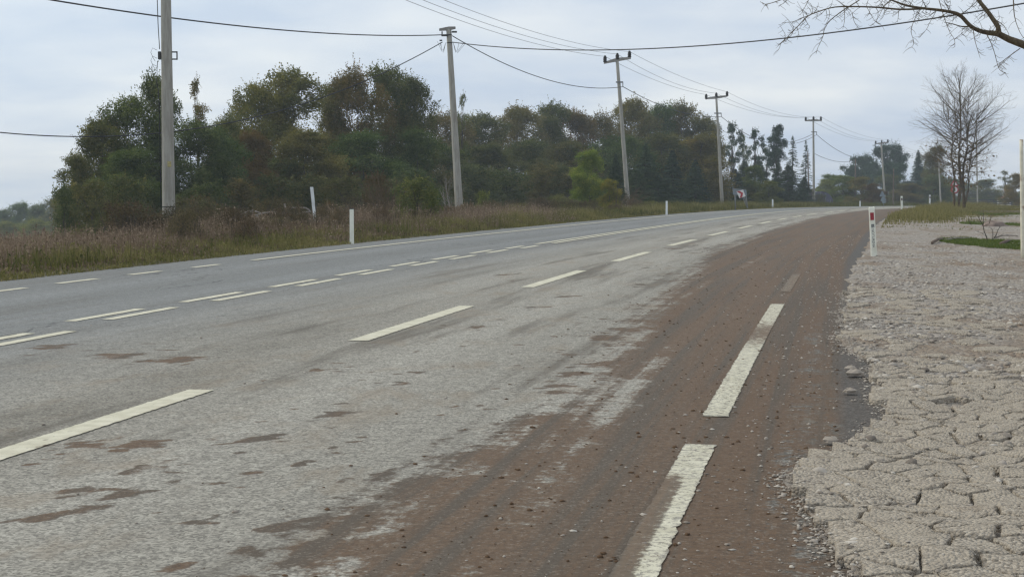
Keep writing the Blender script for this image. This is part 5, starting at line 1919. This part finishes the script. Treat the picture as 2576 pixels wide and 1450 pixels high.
def post(label, b, h, w, lean, yaw=0., refl=None, writing=False, mat='post_white', cap=False, name='delineator_post'):
    t = thing(name, label, 'roadside post', b, 'white roadside posts')
    t.rotation_euler = (0, lean, yaw)
    m = MB()
    d_ = w * .42
    V, F = [], []
    prof = [(-.5, -.35), (-.38, -.5), (.38, -.5), (.5, -.35), (.5, .5), (.36, .5), (.30, .1), (-.30, .1), (-.36, .5), (-.5, .5)]
    k = len(prof)
    for z, f in ((-.25, 1.06), (.13, 1.05), (.135, 1.0), (h * .97, .97), (h, .93)):
        for a_, b_ in prof:
            zz = z + (b_ * d_ * .25 if z == h else 0)
            V.append((a_ * w * f, b_ * d_ * f, zz))
    for i in range(4):
        for j in range(k):
            F.append([i * k + j, i * k + (j + 1) % k, i * k + k + (j + 1) % k, i * k + k + j])
    F.append([4 * k + j for j in range(k)])
    m.add(V, F)
    m.build('body', M[mat], t)
    if refl:
        MB().box((0, -d_ * .5 - .003, h - .096 - .067), (.064, .008, .134), None, .0015).build('reflector', M[refl], t)
    if cap:
        MB().box((0, 0, h + .012), (w * .97, d_ * 1.05, .028), None, .004).build('cap', M['dark_steel'], t)
    if writing:
        yf = -d_ * .5
        MB().box((.004, yf - .0006, h - .335), (.050, .0016, .062)).build('emblem', M['ink'], t)
        g_ = text_mesh('G', .050)
        o = link('letter', g_, M['post_white'], t)
        o.rotation_euler = (R(90), 0, 0)
        o.location = (-.013, yf - .0024, h - .353)
        tx = text_mesh('NOTUREMA', .062)
        o = link('lettering', tx, M['ink'], t)
        o.rotation_euler = (R(90), R(90), 0)
        o.location = (-.020, yf - .0014, h - .385)
    return t


b = hit(2199, 649)
post('near white post with red reflector and lettering, leaning, right of the muddy road', b, .915, .104, R(-3.6), R(-8), 'red', True)
b = hit(885, 613)
post('straight plain white post at the left asphalt edge', b, .80, .092, 0, R(-6), None, False, 'post_white', True)
b = at(791, 557, 47)
b.z = g1(b.x, b.y) - .02
tw = thing('bent_post', 'bent blank white board post among the fallen branches on the left', 'roadside post', b, 'white roadside posts')
m = MB()
zt = at(786, 470, 47).z - b.z
V, F = [], []
for z, x0, w_, y0 in ((-.1, .02, .085, 0), (zt * .42, .0, .088, .0), (zt * .60, -.03, .09, .01), (zt * .66, -.032, .095, -.005), (zt, -.075, .098, -.02)):
    for sx, sy in ((-1, -1), (1, -1), (1, 1), (-1, 1)):
        V.append((x0 + sx * w_ / 2, y0 + sy * .012, z))
for i in range(4):
    for j in range(4):
        F.append([i * 4 + j, i * 4 + (j + 1) % 4, i * 4 + 4 + (j + 1) % 4, i * 4 + 4 + j])
F.append([16, 17, 18, 19])
m.add(V, F)
m.build('board', M['post_cool'], tw)
MB().box((.055, .02, zt * .3), (.018, .03, zt * .68)).build('stake', M['dark_steel'], tw)
b = hit(1677, 540)
post('plain white post on the left before the spruces', b, .70, .10, 0, 0, None, False, 'post_cool')
b = ground_at(1942, 117)
post('plain white post on the left right of the chevron sign', b, .66, .11, R(-1), 0, None, False, 'post_cool')
b = ground_at(2161, 147)
post('farthest small white post at the crest of the bend', b, .52, .11, 0, 0, None, False, 'post_cool')
b = ground_at(2267, 81)
post('white post with dark reflector in the grass on the right', b, at(2265, 493, 81).z - b.z, .105, R(-2.5), 0, 'dark_red')
b = ground_at(2336, 105)
post('smaller white post with dark reflector left of the bare tree', b, at(2335, 490, 105).z - b.z, .11, 0, 0, 'dark_red', False, 'post_cool')

# rusty white pipe post at the right frame edge
b = hit(2573, 652)
t = thing('rusty_post', 'tall white painted pipe flaking to rust at the right frame edge', 'post', b)
tp = at(2569.5, 352, b.y) - b
shaft(Vector((0, 0, 0)), tp, .034, .032, t, 'rust_white')
MB().tube([tp, tp + Vector((0, 0, .012))], [.034, .02], 12).build('cap', M['rust_white'], t, True)

# ------------------------------------------------------------------ road signs
def plane_pt(o, Y, S0, x, y, sc):
    """zoomed-survey coordinates to a point on the vertical plane at distance Y"""
    return at((S0[0] + x / sc) * .644, (S0[1] + y / sc) * .644, Y) - o


YC = 100.
S0, sc = (2840, 700), 11.15
b = ground_at(1851, YC)
cs = thing('road_sign', 'grey sign board seen from behind, leaning on two posts behind the chevron', 'road sign', b)
pl = [plane_pt(b, YC, S0, x, y, sc) for x, y in ((255, 440), (840, 470), (862, 700), (262, 670))]
MB().plate(pl, (0, -1, 0), .03).build('board', M['sign_back'], cs)
rl = [plane_pt(b, YC, S0, x, y, sc) for x, y in ((245, 398), (832, 443), (832, 478), (245, 440))]
MB().plate(rl, (0, -1, 0), .06).build('top_rail', M['steel'], cs)
for (x0, x1) in ((345, 372),):
    P = [plane_pt(b, YC, S0, x0, 440, sc) + Vector((0, .05, 0)), plane_pt(b, YC, S0, x1, 1330, sc) + Vector((0, .05, 0))]
    MB().tube(P, .038, 10).build('post', M['steel'], cs, True)
P = [plane_pt(b, YC, S0, 800, 470, sc) + Vector((0, .05, 0)), plane_pt(b, YC, S0, 905, 1250, sc) + Vector((0, .05, 0))]
MB().tube(P, .03, 10).build('post', M['steel'], cs, True)
YC2 = 99.4
b = ground_at(1862, YC2)
ch = thing('chevron_sign', 'tilted square sign with a red chevron pointing right', 'road sign', b)
cor = {k: plane_pt(b, YC2, S0, *xy, sc) for k, xy in {'tl': (410, 525), 'tr': (702, 450), 'br': (805, 742), 'bl': (540, 815)}.items()}
MB().plate([cor['tl'], cor['tr'], cor['br'], cor['bl']], (0, -1, 0), .02).build('plate', M['white_sign'], ch)


def bil(u, v):
    return cor['tl'].lerp(cor['tr'], u).lerp(cor['bl'].lerp(cor['br'], u), v) + Vector((0, -.028, 0))


MB().plate([bil(.02, .03), bil(.42, .03), bil(.95 * .86, .46), bil(.47, .97), bil(.05, .97), bil(.46, .50)], (0, -1, 0), .004).build('chevron', M['red_sign'], ch)
for (xa, ya), (xb, yb) in (((690, 790), (880, 1230)), ((765, 760), (905, 1190))):
    P = [plane_pt(b, YC2, S0, xa - 60, ya - 140, sc) + Vector((0, .04, 0)), plane_pt(b, YC2, S0, xb, yb, sc) + Vector((0, .04, 0))]
    MB().tube(P, .026, 8).build('post', M['steel'], ch, True)

# two warning signs seen from behind on one post
YB2 = 150.
S0, sc = (3150, 560), 5.37
b = ground_at(2219.5, YB2)
sg = thing('sign_post', 'two grey sign backs stacked on one post below the farthest pole', 'road sign', b)
for poly in ([(1582, 995), (1600, 1000), (1650, 1100), (1650, 1115), (1535, 1115), (1535, 1100)], [(1585, 1125), (1635, 1118), (1672, 1185), (1655, 1195), (1662, 1250), (1590, 1252), (1580, 1205), (1550, 1205)]):
    MB().plate([plane_pt(b, YB2, S0, x, y, sc) for x, y in poly], (0, -1, 0), .02).build('plate', M['sign_back'], sg)
MB().tube([plane_pt(b, YB2, S0, 1600, 1020, sc) + Vector((0, .05, 0)), plane_pt(b, YB2, S0, 1630, 1340, sc) + Vector((0, .05, 0))], .04, 10).build('post', M['steel'], sg, True)

# triangle and round sign on a post behind the bare tree
YR = 118.
S0, sc = (3550, 560), 4.833
b = ground_at(2402, YR)
rs = thing('sign_post', 'red bordered triangle over a round red sign on a post beside the bare tree', 'road sign', b)


def ctr(x, y):
    return plane_pt(b, YR, S0, x, y, sc)


tc_ = ctr(862, 758)
for rr, mt, dy, nm in ((.38, 'red_sign', 0, 'triangle_plate'), (.24, 'white_sign', -.02, 'triangle_face')):
    MB().plate([tc_ + Vector((math.sin(a_) * rr, dy, math.cos(a_) * rr)) for a_ in (0, 2.0944, 4.18879)], (0, -1, 0), .015).build(nm, M[mt], rs)
rc_ = ctr(868, 872)
for rr, mt, dy, nm in ((.29, 'red_sign', 0, 'round_plate'), (.20, 'white_sign', -.02, 'round_face')):
    MB().plate([rc_ + Vector((math.sin(a_) * rr, dy, math.cos(a_) * rr)) for a_ in np.linspace(0, 6.283, 24, endpoint=False)], (0, -1, 0), .015).build(nm, M[mt], rs)
MB().plate([rc_ + Vector((-.03, -.04, -.12)), rc_ + Vector((.03, -.04, -.12)), rc_ + Vector((.03, -.04, .12)), rc_ + Vector((-.03, -.04, .12))], (0, -1, 0), .004).build('bar', M['ink'], rs)
MB().tube([ctr(862, 740) + Vector((0, .05, 0)), Vector((0, .05, -.1))], .035, 10).build('post', M['wood_pole'], rs, True)

# ------------------------------------------------------------------ buildings in the distance
b = ground_at(2062, 188)
sh = thing('tarp_shed', 'low rounded shed under a blue violet tarp at the foot of the fifth pole', 'shed', b)
m = MB()
wS, hS, lS = 1.55, 1.65, 3.5
N_ = 14
V, F = [], []
for y_ in (0, lS):
    for i in range(N_ + 1):
        a_ = math.pi * i / N_
        V.append((-math.cos(a_) * wS, y_, max(0, math.sin(a_)) ** .75 * hS))
for i in range(N_):
    F.append([i, i + 1, N_ + 2 + i, N_ + 1 + i])
m.add(V, F)
m.build('tarp', M['tarp'], sh)
m = MB()
m.add([V[i] for i in range(N_ + 1)], [list(range(N_ + 1))])
o = m.build('front', M['tarp'], sh)
m = MB()
for i in range(5):
    xx = -1.2 + .6 * i
    m.tube([(xx, -.04, 0), (xx, -.04, hS * (1 - (abs(xx) / wS) ** 2.2) * .97)], .03, 6)
m.build('rib', M['steel'], sh)

b = ground_at(2528, 235)
hs = thing('small_house', 'tiny white gabled house far off left of the rusty post', 'house', b)
w_, h_, l_ = 1.7, 1.9, 5.
hs.scale = (.42, .42, .42)
zb = .3
m = MB()
m.box((0, l_ / 2, h_ / 2), (w_ * 2, l_, h_))
m.build('wall', M['wall_white'], hs)
m = MB()
m.plate([(-w_ - .25, -.25, h_ - .02), (w_ + .25, -.25, h_ - .02), (0, -.25, h_ + 1.25)], (0, 1, 0), l_ + .5)
m.build('roof', M['roof_red'], hs)
m = MB()
m.plate([(-w_ * .78, -.27, h_ + .10), (w_ * .78, -.27, h_ + .10), (0, -.27, h_ + .98)], (0, -1, 0), .03)
m.build('gable', M['wall_white'], hs)
for xx in (-.8, .8):
    o = MB().box((xx, -.02, 1.05), (.62, .06, .8)).build('window', M['wall_white'], hs)
    MB().box((xx, -.055, 1.05), (.5, .03, .68)).build('pane', M['glass'], o)
bw = ground_at(2480, 232)
lw = thing('low_wall', 'long dark low fence before the small far house', 'fence', bw)
for i in range(9):
    MB().box((-3.6 + .9 * i, 0, .36), (.06, .06, .9)).build('post', M['dark_steel'], lw)
for z in (.25, .52, .78):
    MB().box((0, -.05, z), (7.3, .03, .16)).build('rail', M['dark_steel'], lw)

# twigs, stems and loose leads too fine to pick apart singly stay joined
for o in bpy.data.objects:
    if o.parent and o.name.split('.')[0] in ('stem', 'twigs', 'loose_leads', 'branches'):
        o['kind'] = 'stuff'

# ------------------------------------------------------------------ air
bpy.context.view_layer.update()
mn, mxx = np.full(3, 1e9), np.full(3, -1e9)
for o in bpy.data.objects:
    if o.type == 'MESH':
        for c_ in o.bound_box:
            w_ = np.array(o.matrix_world @ Vector(c_))
            mn, mxx = np.minimum(mn, w_), np.maximum(mxx, w_)
mn -= np.array([2, 2, 1.])
mxx += np.array([2, 2, 1.])
V = [(x, y, z) for z in (mn[2], mxx[2]) for x, y in ((mn[0], mn[1]), (mxx[0], mn[1]), (mxx[0], mxx[1]), (mn[0], mxx[1]))]
me = bpy.data.meshes.new('haze')
me.from_pydata(V, [], [(3, 2, 1, 0), (4, 5, 6, 7), (0, 1, 5, 4), (1, 2, 6, 5), (2, 3, 7, 6), (3, 0, 4, 7)])
hm = bpy.data.materials.new('thin_haze')
hm.use_nodes = True
hm.node_tree.nodes.clear()
ho = hm.node_tree.nodes.new('ShaderNodeOutputMaterial')
hv = hm.node_tree.nodes.new('ShaderNodeVolumePrincipled')
hv.inputs['Color'].default_value = (.80, .88, .96, 1)
hv.inputs['Density'].default_value = .0007
hv.inputs['Anisotropy'].default_value = .2
hm.node_tree.links.new(hv.outputs[0], ho.inputs['Volume'])
tag(link('haze', me, hm), 'thin pale haze in the air', None, None, 'stuff')
